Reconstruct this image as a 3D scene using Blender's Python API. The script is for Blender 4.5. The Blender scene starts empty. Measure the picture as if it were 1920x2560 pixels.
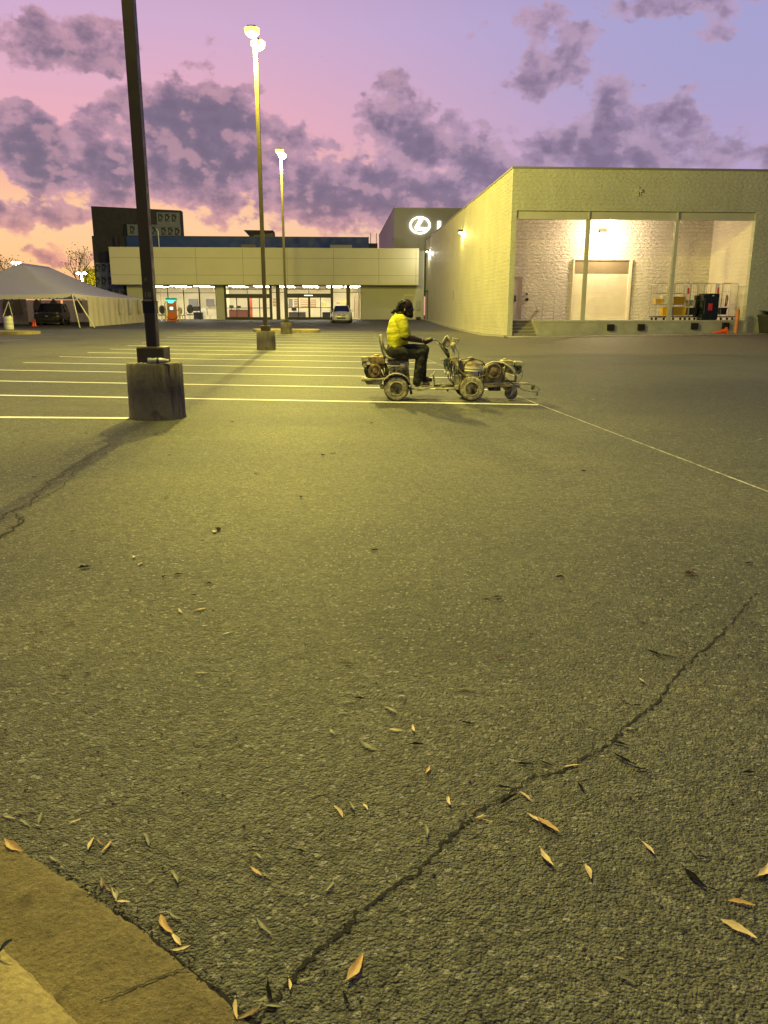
import bpy, bmesh, math, random
from math import sin, cos, pi, radians, sqrt, atan2
from mathutils import Vector, Matrix, noise
random.seed(7)
SC = bpy.context.scene
COL = SC.collection
H = 1.2; F = 1950.0
TH = math.atan(492/1950.0); ST, CT = sin(TH), cos(TH)
# ---------------------------------------------------------------- camera
cd = bpy.data.cameras.new('camera'); cam = bpy.data.objects.new('camera', cd); COL.objects.link(cam)
cam.location = (0, 0, H); cam.rotation_euler = (pi/2-TH, 0, 0)
cd.sensor_fit = 'VERTICAL'; cd.sensor_height = 24; cd.lens = 24*F/2560; cd.clip_end = 3000; cd.clip_start = .05
SC.camera = cam
SC.view_settings.view_transform = 'Standard'; SC.view_settings.look = 'None'
SC.view_settings.exposure = 0.0; SC.view_settings.gamma = 1
LAMP_W = 9000.0            # parking lot lamps
SKY_S = 1.0

def ray(px, py):
    u = (px-960)/F; v = (1280-py)/F
    return Vector((u, CT+v*ST, v*CT-ST))
def sc1(v):
    v /= 255.0
    return v/12.92 if v <= .04045 else ((v+.055)/1.055)**2.4
def C3(r, g, b): return (sc1(r), sc1(g), sc1(b), 1)
def sm(t): t = max(0, min(1, t)); return t*t*(3-2*t)

# ---------------------------------------------------------------- node helper
class NT:
    def __init__(s, nt): s.nt = nt; s.n = nt.nodes; s.l = nt.links
    def link(s, a, b): s.l.new(a, b)
    def put(s, sock, v):
        if isinstance(v, bpy.types.NodeSocket): s.l.new(v, sock)
        elif v is not None: sock.default_value = v
    def m(s, op, a, b=None, c=None, clamp=False):
        nd = s.n.new('ShaderNodeMath'); nd.operation = op; nd.use_clamp = clamp
        s.put(nd.inputs[0], a); s.put(nd.inputs[1], b)
        if c is not None: s.put(nd.inputs[2], c)
        return nd.outputs[0]
    def vm(s, op, a, b=None):
        nd = s.n.new('ShaderNodeVectorMath'); nd.operation = op
        s.put(nd.inputs[0], a); s.put(nd.inputs[1], b)
        return nd.outputs[0]
    def xyz(s, a, b, c):
        nd = s.n.new('ShaderNodeCombineXYZ')
        for i, v in enumerate((a, b, c)): s.put(nd.inputs[i], v)
        return nd.outputs[0]
    def sep(s, v):
        nd = s.n.new('ShaderNodeSeparateXYZ'); s.put(nd.inputs[0], v); return nd.outputs
    def noise(s, vec, scale, detail=3, rough=.55, col=False):
        nd = s.n.new('ShaderNodeTexNoise'); s.put(nd.inputs['Vector'], vec)
        nd.inputs['Scale'].default_value = scale; nd.inputs['Detail'].default_value = detail; nd.inputs['Roughness'].default_value = rough
        return nd.outputs['Color' if col else 'Fac']
    def vor(s, vec, scale, feature='F1', out='Distance'):
        nd = s.n.new('ShaderNodeTexVoronoi'); nd.feature = feature; s.put(nd.inputs['Vector'], vec)
        nd.inputs['Scale'].default_value = scale
        return nd.outputs[out]
    def ramp(s, fac, els, mode='LINEAR'):
        nd = s.n.new('ShaderNodeValToRGB'); s.put(nd.inputs[0], fac); cr = nd.color_ramp; cr.interpolation = mode
        while len(cr.elements) < len(els): cr.elements.new(.5)
        for e, (p, c) in zip(cr.elements, els): e.position = p; e.color = c
        return nd.outputs[0]
    def mix(s, fac, a, b, blend='MIX'):
        nd = s.n.new('ShaderNodeMix'); nd.data_type = 'RGBA'; nd.blend_type = blend
        s.put(nd.inputs[0], fac); s.put(nd.inputs[6], a); s.put(nd.inputs[7], b)
        return nd.outputs[2]
    def mr(s, v, a, b, c=0., d=1., smooth=True):
        nd = s.n.new('ShaderNodeMapRange'); nd.interpolation_type = 'SMOOTHSTEP' if smooth else 'LINEAR'
        s.put(nd.inputs[0], v)
        for i, q in enumerate((a, b, c, d)): nd.inputs[i+1].default_value = q
        return nd.outputs[0]
    def bump(s, h, strength, dist, normal=None):
        nd = s.n.new('ShaderNodeBump'); s.put(nd.inputs['Height'], h)
        nd.inputs['Strength'].default_value = strength; nd.inputs['Distance'].default_value = dist
        if normal is not None: s.put(nd.inputs['Normal'], normal)
        return nd.outputs[0]

# ---------------------------------------------------------------- world: dusk sky after sunset, broken cloud
def azel(px, py):
    d = ray(px, py); return math.degrees(atan2(d.x, d.y)), math.degrees(atan2(d.z, sqrt(d.x**2+d.y**2)))
def build_world():
    w = bpy.data.worlds.new('World'); SC.world = w; w.use_nodes = True
    t = NT(w.node_tree); t.n.clear()
    out = t.n.new('ShaderNodeOutputWorld'); bg = t.n.new('ShaderNodeBackground')
    tc = t.n.new('ShaderNodeTexCoord').outputs['Generated']
    x, y, z = t.sep(tc)
    az = t.m('MULTIPLY', t.m('ARCTAN2', x, y), 57.2958)
    hz = t.m('SQRT', t.m('ADD', t.m('MULTIPLY', x, x), t.m('MULTIPLY', y, y)))
    el = t.m('MULTIPLY', t.m('ARCTAN2', z, hz), 57.2958)
    e = t.m('DIVIDE', t.m('MAXIMUM', el, 0.), 60., clamp=True)
    def R(l): return [(a/60, C3(*c)) for a, c in l]
    left = t.ramp(e, R([(0, (250, 158, 104)), (3, (255, 198, 140)), (6, (254, 204, 158)), (8.5, (247, 182, 156)), (11.5, (236, 172, 184)), (17.5, (208, 170, 204)), (40, (95, 92, 145))]))
    right = t.ramp(e, R([(0, (196, 155, 165)), (5, (196, 160, 192)), (9, (182, 160, 202)), (14, (168, 160, 205)), (18, (164, 160, 208)), (40, (70, 72, 125))]))
    back = t.ramp(e, R([(0, (85, 78, 110)), (10, (78, 76, 116)), (40, (55, 58, 105))]))
    fx = t.mr(az, -14., 22.)
    grad = t.mix(fx, left, right)
    ab = t.m('ABSOLUTE', az)
    grad = t.mix(t.mr(ab, 45., 110.), grad, back)
    # cloud field: puffs placed by direction, broken by fractal noise
    P = t.xyz(az, t.m('MULTIPLY', el, 1.35), 0.)
    n1 = t.noise(P, .22, 2, .5, True)
    n2 = t.noise(P, .8, 2, .5, True)
    warp = t.vm('ADD', t.vm('MULTIPLY', t.vm('SUBTRACT', n1, (.5, .5, .5)), (2.4, 1.7, 0)),
                t.vm('MULTIPLY', t.vm('SUBTRACT', n2, (.5, .5, .5)), (1.5, 1.1, 0)))
    Q = t.vm('ADD', t.xyz(az, el, 0.), warp)
    qx, qy, _ = t.sep(Q)
    puffs = [(150, 105, 160, 58, .95), (492, 345, 180, 125, 1.35), (60, 360, 170, 75, 1.15), (190, 400, 170, 70, 1.15), (280, 335, 110, 80, .9), (735, 378, 95, 60, .9),
             (600, 468, 280, 48, .95), (272, 480, 85, 60, .95), (100, 532, 150, 42, .9), (868, 480, 260, 85, 1.15), (150, 640, 170, 26, .65),
             (620, 560, 230, 36, .5), (989, 250, 75, 60, .75), (1047, 350, 150, 75, 1.05), (1195, 400, 110, 62, 1.05), (1070, 500, 280, 75, 1.15),
             (1540, 375, 215, 95, 1.15), (1539, 262, 75, 75, .85), (1700, 385, 125, 52, .95), (1405, 140, 85, 75, .95), (1342, 212, 75, 32, .75),
             (1353, 55, 60, 55, .8), (1712, 10, 300, 30, .75), (1782, 50, 80, 48, .8), (1139, 183, 38, 26, .55), (1220, 81, 70, 16, .5),
             (1816, 402, 75, 34, .95), (1915, 405, 50, 34, .9), (1365, 300, 36, 26, .7), (1625, 235, 100, 18, .55), (1724, 224, 36, 14, .55),
             (1380, 440, 250, 60, .95), (760, 575, 300, 30, .5)]
    S = None
    for (cx, cy, rx, ry, amp) in puffs:
        a0, e0 = azel(cx, cy); ra = rx/32.0; re = ry/33.0
        dx = t.m('MULTIPLY', t.m('SUBTRACT', qx, a0), 1/ra); dy = t.m('MULTIPLY', t.m('SUBTRACT', qy, e0), 1/re)
        r2 = t.m('ADD', t.m('MULTIPLY', dx, dx), t.m('MULTIPLY', dy, dy))
        g = t.m('MULTIPLY', t.m('MAXIMUM', t.m('SUBTRACT', 1., t.m('MULTIPLY', r2, .55)), 0.), amp)
        S = g if S is None else t.m('SMOOTH_MAX', S, g, .25)
    # rest of the dome, outside the view: plain broken cloud
    far = t.m('MULTIPLY', t.m('SUBTRACT', t.noise(P, .06, 4), .38), 2.2)
    farm = t.m('MAXIMUM', t.mr(ab, 26., 34.), t.mr(el, 21., 27.))
    S = t.m('ADD', t.m('MULTIPLY', S, t.m('SUBTRACT', 1., farm)), t.m('MULTIPLY', far, farm))
    fb = t.noise(P, .38, 8, .54)
    fine = t.noise(P, 1.9, 7, .55)
    D = t.m('ADD', S, t.m('ADD', t.m('MULTIPLY', t.m('SUBTRACT', fb, .5), 1.9), t.m('MULTIPLY', t.m('SUBTRACT', fine, .5), .34)))
    alpha = t.mr(D, .47, .70)
    sh1 = t.noise(P, .42, 5, .5); sh2 = t.noise(t.vm('ADD', P, (-.55, -.45, 0)), .42, 5, .5)
    lit = t.mr(t.m('SUBTRACT', sh1, sh2), .0, .12)
    thick = t.mr(D, .52, 1.15)
    low = t.mr(el, 2., 9.)
    dark = t.mix(fx, C3(122, 104, 130), C3(140, 121, 154))
    dark = t.mix(low, t.mix(fx, C3(172, 118, 128), C3(140, 118, 148)), dark)
    rim = t.mix(low, t.mix(fx, C3(246, 170, 140), C3(205, 165, 178)), t.mix(fx, C3(196, 150, 172), C3(182, 158, 192)))
    cl = t.mix(thick, rim, dark)
    cl = t.mix(t.m('MULTIPLY', lit, .62), cl, t.mix(low, t.mix(fx, C3(250, 178, 140), C3(205, 165, 180)), t.mix(fx, C3(196, 150, 166), C3(182, 156, 184))))
    cl = t.mix(t.mr(t.m('SUBTRACT', sh2, sh1), .0, .13, 0., .34), cl, C3(102, 88, 116))
    cl = t.mix(t.mr(ab, 50., 110.), cl, C3(90, 85, 120))
    sky = t.mix(alpha, grad, cl)
    ns = t.n.new('ShaderNodeTexSky'); ns.sky_type = 'NISHITA'; ns.sun_disc = False
    ns.sun_elevation = radians(-1.5); ns.sun_rotation = radians(-38)
    sky = t.mix(1., sky, t.mix(1., ns.outputs[0], (.05, .05, .05, 1), 'MULTIPLY'), 'ADD')
    down = t.mr(el, -.6, -4.)
    sky = t.mix(down, sky, (.05, .045, .05, 1))
    t.put(bg.inputs[0], sky); bg.inputs[1].default_value = SKY_S
    t.link(bg.outputs[0], out.inputs[0])
build_world()

# ---------------------------------------------------------------- materials
MATS = {}
def mat(name, col, rough=.7, metal=0., var=0., vscale=3., bump=0., bscale=40., bdist=.01, emit=None, es=0., alpha=None, fn=None, spec=None):
    if name in MATS: return MATS[name]
    m = bpy.data.materials.new(name); m.use_nodes = True; t = NT(m.node_tree)
    b = t.n['Principled BSDF']; b.inputs['Roughness'].default_value = rough; b.inputs['Metallic'].default_value = metal
    if spec is not None: b.inputs['Specular IOR Level'].default_value = spec
    oc = t.n.new('ShaderNodeTexCoord').outputs['Object']
    c = (*col, 1) if len(col) == 3 else col
    if var:
        nz = t.noise(oc, vscale, 6, .6)
        k = t.mr(nz, .3, .7, 1-var, 1+var*.6, False)
        cc = t.mix(1., c, t.xyz(k, k, k), 'MULTIPLY')
        t.link(cc, b.inputs['Base Color'])
        t.put(b.inputs['Roughness'], t.mr(t.noise(oc, vscale*2.3, 4), .3, .7, max(.05, rough-.12), min(1, rough+.12), False))
    else: b.inputs['Base Color'].default_value = c
    if bump: t.link(t.bump(t.noise(oc, bscale, 5, .6), bump, bdist), b.inputs['Normal'])
    if emit: b.inputs['Emission Color'].default_value = (*emit, 1); b.inputs['Emission Strength'].default_value = es
    if fn: fn(t, b, oc)
    MATS[name] = m; return m

NEAR_LIT = (.170, .172, .142, 1); SAND = (.150, .148, .100, 1); SEAL_DIM = (.062, .065, .056, 1)  # first tone is near lamplight put into the asphalt colour
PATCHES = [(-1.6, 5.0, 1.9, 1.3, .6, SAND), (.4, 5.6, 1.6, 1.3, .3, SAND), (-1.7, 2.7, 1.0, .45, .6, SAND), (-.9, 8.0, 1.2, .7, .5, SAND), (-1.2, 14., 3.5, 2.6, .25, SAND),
           (.15, 3.0, .5, .5, .65, SEAL_DIM), (1.9, 3.6, 1.0, 1.3, .5, SEAL_DIM), (7.0, 11., 5.4, 5.2, .85, (.046, .047, .042, 1)), (3.5, 7.2, 2.2, 1.6, .5, SEAL_DIM), (.2, 1.6, 2.0, 1.1, .35, NEAR_LIT), (-3.2, 6.2, .9, 1.8, .5, SEAL_DIM), (-.1, 4.1, .35, .6, .3, SEAL_DIM)]  # right-hand dark patches are lamp falloff put into the colour
def asphalt_fn(t, b, oc):
    big = t.noise(oc, .12, 5, .55); mid = t.noise(oc, .9, 5, .6); gr = t.noise(oc, 70, 5, .75)
    peb = t.vor(oc, 165, 'F1'); pc = t.vor(oc, 165, 'F1', 'Color'); peb2 = t.vor(oc, 88, 'F1')
    base = t.mix(t.mr(big, .36, .64), (.084, .088, .076, 1), (.138, .140, .114, 1))
    base = t.mix(t.mr(mid, .35, .75, 0., .45), base, (.095, .090, .080, 1))
    st = t.noise(t.vm('MULTIPLY', oc, (.5, 2.2, 1)), .55, 6, .62)
    base = t.mix(t.mr(st, .54, .72, 0., .6), base, (.175, .158, .105, 1))
    dk = t.noise(t.vm('ADD', oc, (31., 7., 0)), .33, 4, .55)
    base = t.mix(t.mr(dk, .54, .70, 0., .65), base, (.050, .047, .042, 1))
    g1 = t.sep(pc)[0]; fgc = t.noise(oc, 120, 8, .85)
    k = t.m('MULTIPLY', t.mr(fgc, .25, .75, .4, 1.6, False), t.mr(g1, 0., 1., .6, 1.4, False))
    md_ = t.noise(oc, 34, 7, .82); c2 = t.sep(t.vor(oc, 52, 'F1', 'Color'))[0]; c3 = t.sep(t.vor(oc, 21, 'F1', 'Color'))[1]
    k = t.m('MULTIPLY', k, t.m('MULTIPLY', t.mr(md_, .3, .7, .44, 1.26, False), t.m('MULTIPLY', t.mr(c2, 0., 1., .68, 1.36, False), t.mr(c3, 0., 1., .84, 1.16, False))))
    # patches: sandy areas, darker sealed or oily areas, painted near light and right-hand falloff
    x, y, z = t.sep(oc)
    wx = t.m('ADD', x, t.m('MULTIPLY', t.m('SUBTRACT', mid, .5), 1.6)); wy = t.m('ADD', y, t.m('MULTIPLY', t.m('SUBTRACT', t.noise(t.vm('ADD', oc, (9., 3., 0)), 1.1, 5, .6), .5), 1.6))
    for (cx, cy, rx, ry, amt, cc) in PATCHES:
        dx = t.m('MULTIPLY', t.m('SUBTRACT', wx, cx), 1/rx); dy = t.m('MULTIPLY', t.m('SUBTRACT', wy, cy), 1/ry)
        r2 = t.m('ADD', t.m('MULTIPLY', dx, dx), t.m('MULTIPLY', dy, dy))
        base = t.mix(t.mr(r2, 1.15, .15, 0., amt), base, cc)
    # dark road surface beyond the stalls and pale turning scrubs near the dock
    x, y, z = t.sep(oc)
    road = t.m('MULTIPLY', t.mr(t.m('ADD', y, t.m('MULTIPLY', t.m('SUBTRACT', big, .5), 4.)), 51.5, 53.5), .8)
    base = t.mix(road, base, (.042, .037, .038, 1))
    rx = t.m('ADD', x, t.m('MULTIPLY', t.m('SUBTRACT', mid, .5), 1.5))
    pale = t.m('MULTIPLY', t.mr(rx, 2.5, 5.5), t.mr(t.m('ADD', t.m('ADD', y, t.m('MULTIPLY', x, -.25)), t.m('MULTIPLY', t.m('SUBTRACT', big, .5), 6.)), 22.8, 25.))
    ar = t.noise(t.vm('MULTIPLY', oc, (.35, 1.6, 1)), 1.1, 5, .6)
    base = t.mix(t.m('MULTIPLY', pale, t.mr(ar, .3, .7, .45, .8)), base, (.200, .172, .158, 1))
    base = t.mix(1., base, t.xyz(t.m('MULTIPLY', k, .90), t.m('MULTIPLY', k, .89), t.m('MULTIPLY', k, .70)), 'MULTIPLY')
    base = t.mix(t.m('MULTIPLY', t.mr(t.sep(t.vor(oc, 95, 'F1', 'Color'))[2], .93, .99), .7), base, (.34, .33, .27, 1))
    t.link(base, b.inputs['Base Color'])
    hm = t.m('ADD', t.m('ADD', t.m('MULTIPLY', t.noise(oc, 30, 3, .6), .0120), t.m('MULTIPLY', t.noise(oc, 75, 4, .7), .0105)), t.m('ADD', t.m('MULTIPLY', peb, -.0050), t.m('MULTIPLY', peb2, -.0045)))
    n2 = t.bump(t.m('ADD', hm, t.m('MULTIPLY', t.noise(oc, 5, 3), .010)), 1., 1.)
    t.link(n2, b.inputs['Normal'])
    t.put(b.inputs['Roughness'], t.mr(gr, .3, .7, .5, .8, False))
    b.inputs['Specular IOR Level'].default_value = .5
def concrete_fn(cols, stain=None, bs=1.0, sc=1.):
    def fn(t, b, oc):
        n = t.noise(oc, 2.2*sc, 7, .65); g = t.noise(oc, 90*sc, 4, .7); sp = t.vor(oc, 120*sc)
        c = t.mix(t.mr(n, .3, .7), cols[0], cols[1])
        k = t.mr(g, .25, .75, .6, 1.35, False); c = t.mix(1., c, t.xyz(k, k, k), 'MULTIPLY')
        c = t.mix(t.mr(sp, .18, .08, 0., .5), c, (.42, .40, .34, 1))
        if stain:
            v = t.noise(t.vm('MULTIPLY', oc, stain[1]), 1., 6, .7)
            c = t.mix(t.mr(v, .50, .66, 0., .85), c, stain[0])
        bl = t.noise(oc, 9*sc, 3, .5)
        c = t.mix(t.mr(bl, .56, .74, 0., .62), c, tuple(q*.35 for q in cols[0][:3])+(1,))
        t.link(c, b.inputs['Base Color'])
        t.link(t.bump(t.m('ADD', g, t.m('MULTIPLY', n, .8)), .8*bs, .006), b.inputs['Normal'])
    return fn
def block_fn(axis, col, relief, bw=.4, bh=.2, mort=-.16):
    """painted split-face block: courses, joints and a broken stone face"""
    def fn(t, b, oc):
        x, y, z = t.sep(oc)
        v = t.xyz(x if axis == 'x' else y, z, 0.)
        br = t.n.new('ShaderNodeTexBrick'); t.put(br.inputs['Vector'], v)
        br.inputs['Scale'].default_value = 1; br.inputs['Brick Width'].default_value = bw; br.inputs['Row Height'].default_value = bh
        br.inputs['Mortar Size'].default_value = .008; br.inputs['Mortar Smooth'].default_value = .6
        br.inputs['Color1'].default_value = (0, 0, 0, 1); br.inputs['Color2'].default_value = (1, 1, 1, 1); br.inputs['Mortar'].default_value = (0, 0, 0, 1)
        bc = t.sep(br.outputs['Color'])[0]; mo = br.outputs['Fac']
        vv = t.vm('MULTIPLY', v, (1., 1.9, 1.))
        rg = t.noise(vv, 5.5, 5, .62)
        ms = t.noise(t.vm('MULTIPLY', v, (2.2, 3.8, 1)), 2.6, 4, .6)
        h = t.m('ADD', t.m('ADD', t.m('MULTIPLY', rg, 1.3), t.m('MULTIPLY', ms, 1.0)), t.m('ADD', t.m('MULTIPLY', bc, .12), t.m('MULTIPLY', mo, mort)))
        t.link(t.bump(h, 1., relief), b.inputs['Normal'])
        n = t.noise(oc, .7, 6, .6); k = t.mr(n, .3, .7, .88, 1.06, False)
        t.link(t.mix(1., col, t.xyz(k, k, k), 'MULTIPLY'), b.inputs['Base Color'])
    return fn

def build_mats():
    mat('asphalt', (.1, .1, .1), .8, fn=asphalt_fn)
    def paint_fn(t, b, oc):
        n = t.noise(oc, 6, 8, .75); g = t.noise(oc, 55, 3, .6)
        c = t.mix(t.mr(n, .62, .8, 0., .5), (.92, .92, .90, 1), (.25, .24, .21, 1)); t.link(c, b.inputs['Base Color'])
        t.link(t.bump(g, .6, .004), b.inputs['Normal'])
    mat('line_paint', (.8, .8, .74), .6, fn=paint_fn)
    def chalk_fn(t, b, oc):
        n = t.noise(oc, 11, 8, .8); t.link(t.mix(t.mr(n, .38, .62), (.20, .19, .17, 1), (.64, .63, .58, 1)), b.inputs['Base Color'])
    mat('chalk', (.5, .5, .45), .9, fn=chalk_fn)
    mat('crack', (.012, .011, .010), .95); mat('crack_soft', (.052, .050, .040), .95)
    mat('gutter', (.2, .2, .2), .85, fn=concrete_fn(((.095, .075, .030, 1), (.235, .19, .085, 1)), bs=1.4))  # gold tint puts warm lamplight into the concrete colour
    mat('grit', (.10, .095, .07), .9, var=.6, vscale=60)
    mat('curb', (.3, .3, .3), .85, fn=concrete_fn(((.26, .20, .075, 1), (.42, .34, .14, 1)), bs=.9))  # kerb colour is warmed too, as if lamplit
    mat('pedestal', (.2, .2, .2), .9, fn=concrete_fn(((.15, .132, .098, 1), (.25, .22, .165, 1)), ((.030, .024, .020, 1), (3.4, 3.4, .5)), 1.))
    mat('sidewalk', (.4, .4, .4), .85, fn=concrete_fn(((.33, .31, .27, 1), (.42, .40, .35, 1)), bs=.5, sc=.5))
    mat('stair', (.2, .2, .2), .9, fn=concrete_fn(((.16, .15, .13, 1), (.27, .25, .21, 1)), bs=.6))
    mat('block_front', (.5, .5, .5), .65, fn=block_fn('x', (.54, .54, .43, 1), .045, mort=-.06))
    mat('block_side', (.5, .5, .5), .55, fn=block_fn('y', (.60, .56, .40, 1), .07, mort=-.2))
    mat('block_dock', (.7, .7, .7), .6, fn=block_fn('x', (.80, .75, .67, 1), .11, mort=-.26))
    mat('block_dock_side', (.7, .7, .7), .6, fn=block_fn('y', (.72, .66, .56, 1), .03))
    mat('dock_wall', (.4, .4, .34), .75, var=.22, vscale=1.6, bump=.3, bscale=20)
    mat('painted_steel', (.50, .49, .42), .5, var=.08, vscale=2)
    mat('cap_metal', (.30, .28, .26), .5, metal=.3)
    mat('ceiling', (.6, .57, .52), .8)
    mat('fascia', (.68, .64, .44), .7, var=.05, vscale=.5, bump=.15, bscale=60, bdist=.004)
    mat('seam', (.20, .19, .16), .9)
    mat('recess_wall', (.50, .49, .40), .7, var=.07, vscale=.6)
    mat('charcoal', (.036, .032, .035), .8, var=.15, vscale=1.5)
    mat('wrap', (.16, .175, .215), .7, var=.12, vscale=2)
    mat('wrap_mark', (.035, .04, .055), .8)
    mat('blue_sheath', (.012, .045, .22), .6, var=.15, vscale=.8)
    mat('roof_grey', (.16, .15, .14), .8)
    mat('tower_panel', (.34, .32, .28), .65, var=.05, vscale=.6)
    mat('tower_side', (.46, .42, .46), .65, var=.04, vscale=.6)
    mat('sign_glow', (.9, .9, .8), .5, emit=(1, .98, .84), es=2.6)
    mat('sign_return', (.05, .05, .05), .5)
    mat('frame_black', (.012, .010, .009), .45)
    mat('bronze', (.055, .038, .026), .5, metal=.3)
    g = mat('glass', (1, 1, 1), .03)
    t = NT(g.node_tree); t.n.clear(); o = t.n.new('ShaderNodeOutputMaterial'); mx = t.n.new('ShaderNodeMixShader')
    tr = t.n.new('ShaderNodeBsdfTransparent'); gl = t.n.new('ShaderNodeBsdfGlossy'); gl.inputs['Roughness'].default_value = .03; mx.inputs[0].default_value = .07
    t.link(tr.outputs[0], mx.inputs[1]); t.link(gl.outputs[0], mx.inputs[2]); t.link(mx.outputs[0], o.inputs[0])
    mat('room_wall', (.80, .72, .46), .8, var=.05, vscale=.6)
    mat('room_floor', (.45, .36, .24), .3, var=.15)
    mat('room_ceiling', (.80, .72, .56), .8)
    mat('tube_light', (1, 1, 1), .5, emit=(1, .93, .74), es=60.)
    mat('pole_paint', (.066, .052, .024), .5, var=.15, vscale=4)
    mat('pole_dark', (.022, .017, .009), .5, var=.2, vscale=5)
    mat('stencil', (.22, .21, .18), .8)
    mat('steel', (.42, .41, .38), .35, metal=.85, var=.15, vscale=20)
    mat('rod_steel', (.48, .46, .42), .4, metal=.3)
    mat('lamp_lens', (1, 1, 1), .3, emit=(1., .78, .09), es=2.3); mat('lamp_core', (1, 1, 1), .3, emit=(1., .92, .5), es=25.)
    mat('wall_lens', (1, 1, 1), .3, emit=(1., .95, .75), es=60.)
    mat('wall_lens_y', (1, 1, 1), .3, emit=(1., .85, .32), es=60.)
    mat('dock_lens', (1, 1, 1), .3, emit=(1., .85, .62), es=60.)
    mat('housing', (.022, .018, .010), .5)
    mat('black_rubber', (.014, .013, .012), .85, var=.3, vscale=8)
    mat('black_plastic', (.018, .018, .016), .4, var=.2, vscale=6)
    mat('cabinet', (.012, .018, .012), .25, var=.2, vscale=5)
    mat('red_label', (.62, .04, .04), .5); mat('red', (.62, .03, .02), .5)
    mat('white_plastic', (.72, .70, .62), .45, var=.1, vscale=4)
    mat('yellow_crate', (.72, .44, .02), .45, var=.08)
    mat('orange_cone', (.85, .10, .02), .5, var=.1)
    mat('orange_pole', (.72, .28, .10), .6, var=.25, vscale=6)
    mat('door_white', (.62, .57, .50), .5, var=.06)
    mat('door_frame', (.42, .36, .30), .5)
    mat('paper_blue', (.28, .40, .52), .6); mat('paper_white', (.72, .72, .72), .6)
    mat('shutter', (.82, .76, .64), .45, var=.05)
    mat('shutter_hood', (.26, .21, .14), .6)
    mat('planter', (.045, .043, .036), .7, var=.3, vscale=5)
    mat('leaf_green', (.03, .06, .03), .5, var=.4, vscale=9)
    mat('tent', (.86, .81, .83), .75, var=.05, vscale=.7, bump=.2, bscale=1.3, bdist=.15)
    mat('tent_wall', (.78, .70, .60), .75, var=.1, vscale=1.2, bump=.5, bscale=2.5, bdist=.1)
    for nm_ in ('tent', 'tent_wall'):
        tt = NT(MATS[nm_].node_tree); bb = tt.n['Principled BSDF']; oo = tt.n['Material Output']; tr_ = tt.n.new('ShaderNodeBsdfTranslucent'); tr_.inputs[0].default_value = (.7, .62, .5, 1)
        mx_ = tt.n.new('ShaderNodeMixShader'); mx_.inputs[0].default_value = .32; tt.link(bb.outputs[0], mx_.inputs[1]); tt.link(tr_.outputs[0], mx_.inputs[2]); tt.link(mx_.outputs[0], oo.inputs[0])
    mat('tent_window', (.42, .38, .24), .35)
    mat('car_white', (.62, .62, .60), .25, var=.05); mat('car_dark', (.045, .042, .034), .22, var=.1); 
    mat('car_glass', (.012, .014, .016), .08); mat('chrome', (.7, .7, .68), .2, metal=.9); mat('headlight', (.62, .6, .5), .12)
    mat('tail', (.25, .01, .01), .3)
    mat('ev_orange', (.72, .16, .03), .45, var=.05); mat('ev_green', (.02, .30, .12), .4, emit=(.0, .6, .3), es=.25)
    mat('ev_light', (.1, .9, .5), .4, emit=(.1, 1., .55), es=2.); mat('ev_screen', (.9, .9, .9), .4, emit=(1, 1, 1), es=2.)
    mat('ev_grey', (.30, .25, .18), .5)
    mat('bollard_yellow', (.62, .50, .10), .5, var=.1)
    mat('desk_dark', (.03, .028, .026), .5); mat('desk_brown', (.17, .06, .035), .5); mat('panel_grey', (.20, .18, .16), .7)
    mat('panel_tan', (.42, .27, .12), .7); mat('poster_yellow', (.62, .45, .10), .7); mat('kiosk_red', (.55, .12, .05), .6)
    mat('bark', (.05, .04, .03), .9, var=.3); mat('tree_yellow', (.36, .33, .02), .7, var=.5, vscale=3); mat('tree_dark', (.06, .05, .03), .7, var=.5)
    # machine and rider
    def grime(c1, c2, sc, rough, metal=0.):
        def fn(t, b, oc):
            n = t.noise(oc, sc, 7, .7)
            t.link(t.mix(t.mr(n, .40, .60), (*c1, 1), (*c2, 1)), b.inputs['Base Color'])
            t.put(b.inputs['Roughness'], t.mr(n, .3, .7, rough-.15, rough+.2, False))
            t.link(t.bump(n, .4, .004), b.inputs['Normal'])
        return fn
    mat('tyre', (.1, .1, .1), .8, fn=grime((.20, .18, .10), (.66, .59, .36), 8, .75))
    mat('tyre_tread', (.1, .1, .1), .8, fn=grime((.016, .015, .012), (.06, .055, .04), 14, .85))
    mat('rim_dirty', (.1, .1, .1), .6, fn=grime((.30, .27, .17), (.66, .60, .42), 12, .5))
    mat('rim_inner', (.1, .1, .1), .6, fn=grime((.035, .028, .018), (.26, .23, .14), 16, .5))
    mat('guard', (.1, .1, .1), .6, fn=grime((.13, .11, .055), (.40, .35, .20), 9, .5))
    mat('hub_dark', (.1, .1, .1), .6, fn=grime((.02, .018, .014), (.12, .11, .08), 20, .5))
    mat('spattered', (.1, .1, .1), .6, fn=grime((.20, .195, .12), (.56, .53, .36), 12, .55))
    mat('spattered_light', (.1, .1, .1), .6, fn=grime((.50, .47, .33), (.80, .76, .58), 11, .5))
    mat('spattered_dark', (.1, .1, .1), .6, fn=grime((.016, .016, .012), (.26, .25, .17), 22, .5))
    mat('machine_yellow', (.1, .1, .1), .6, fn=grime((.30, .27, .13), (.68, .62, .36), 9, .5))
    mat('machine_brown', (.1, .1, .1), .6, fn=grime((.16, .11, .05), (.44, .34, .17), 12, .5))
    mat('seat_vinyl', (.1, .1, .1), .6, fn=grime((.20, .20, .14), (.52, .50, .36), 10, .5))
    mat('bucket', (.86, .83, .66), .4, var=.08, vscale=8)
    mat('hose_blue', (.03, .07, .10), .4, var=.4, vscale=20); mat('hose_tan', (.30, .22, .10), .5, var=.3, vscale=20)
    mat('skin', (.028, .014, .009), .48, var=.2, vscale=14)
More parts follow.
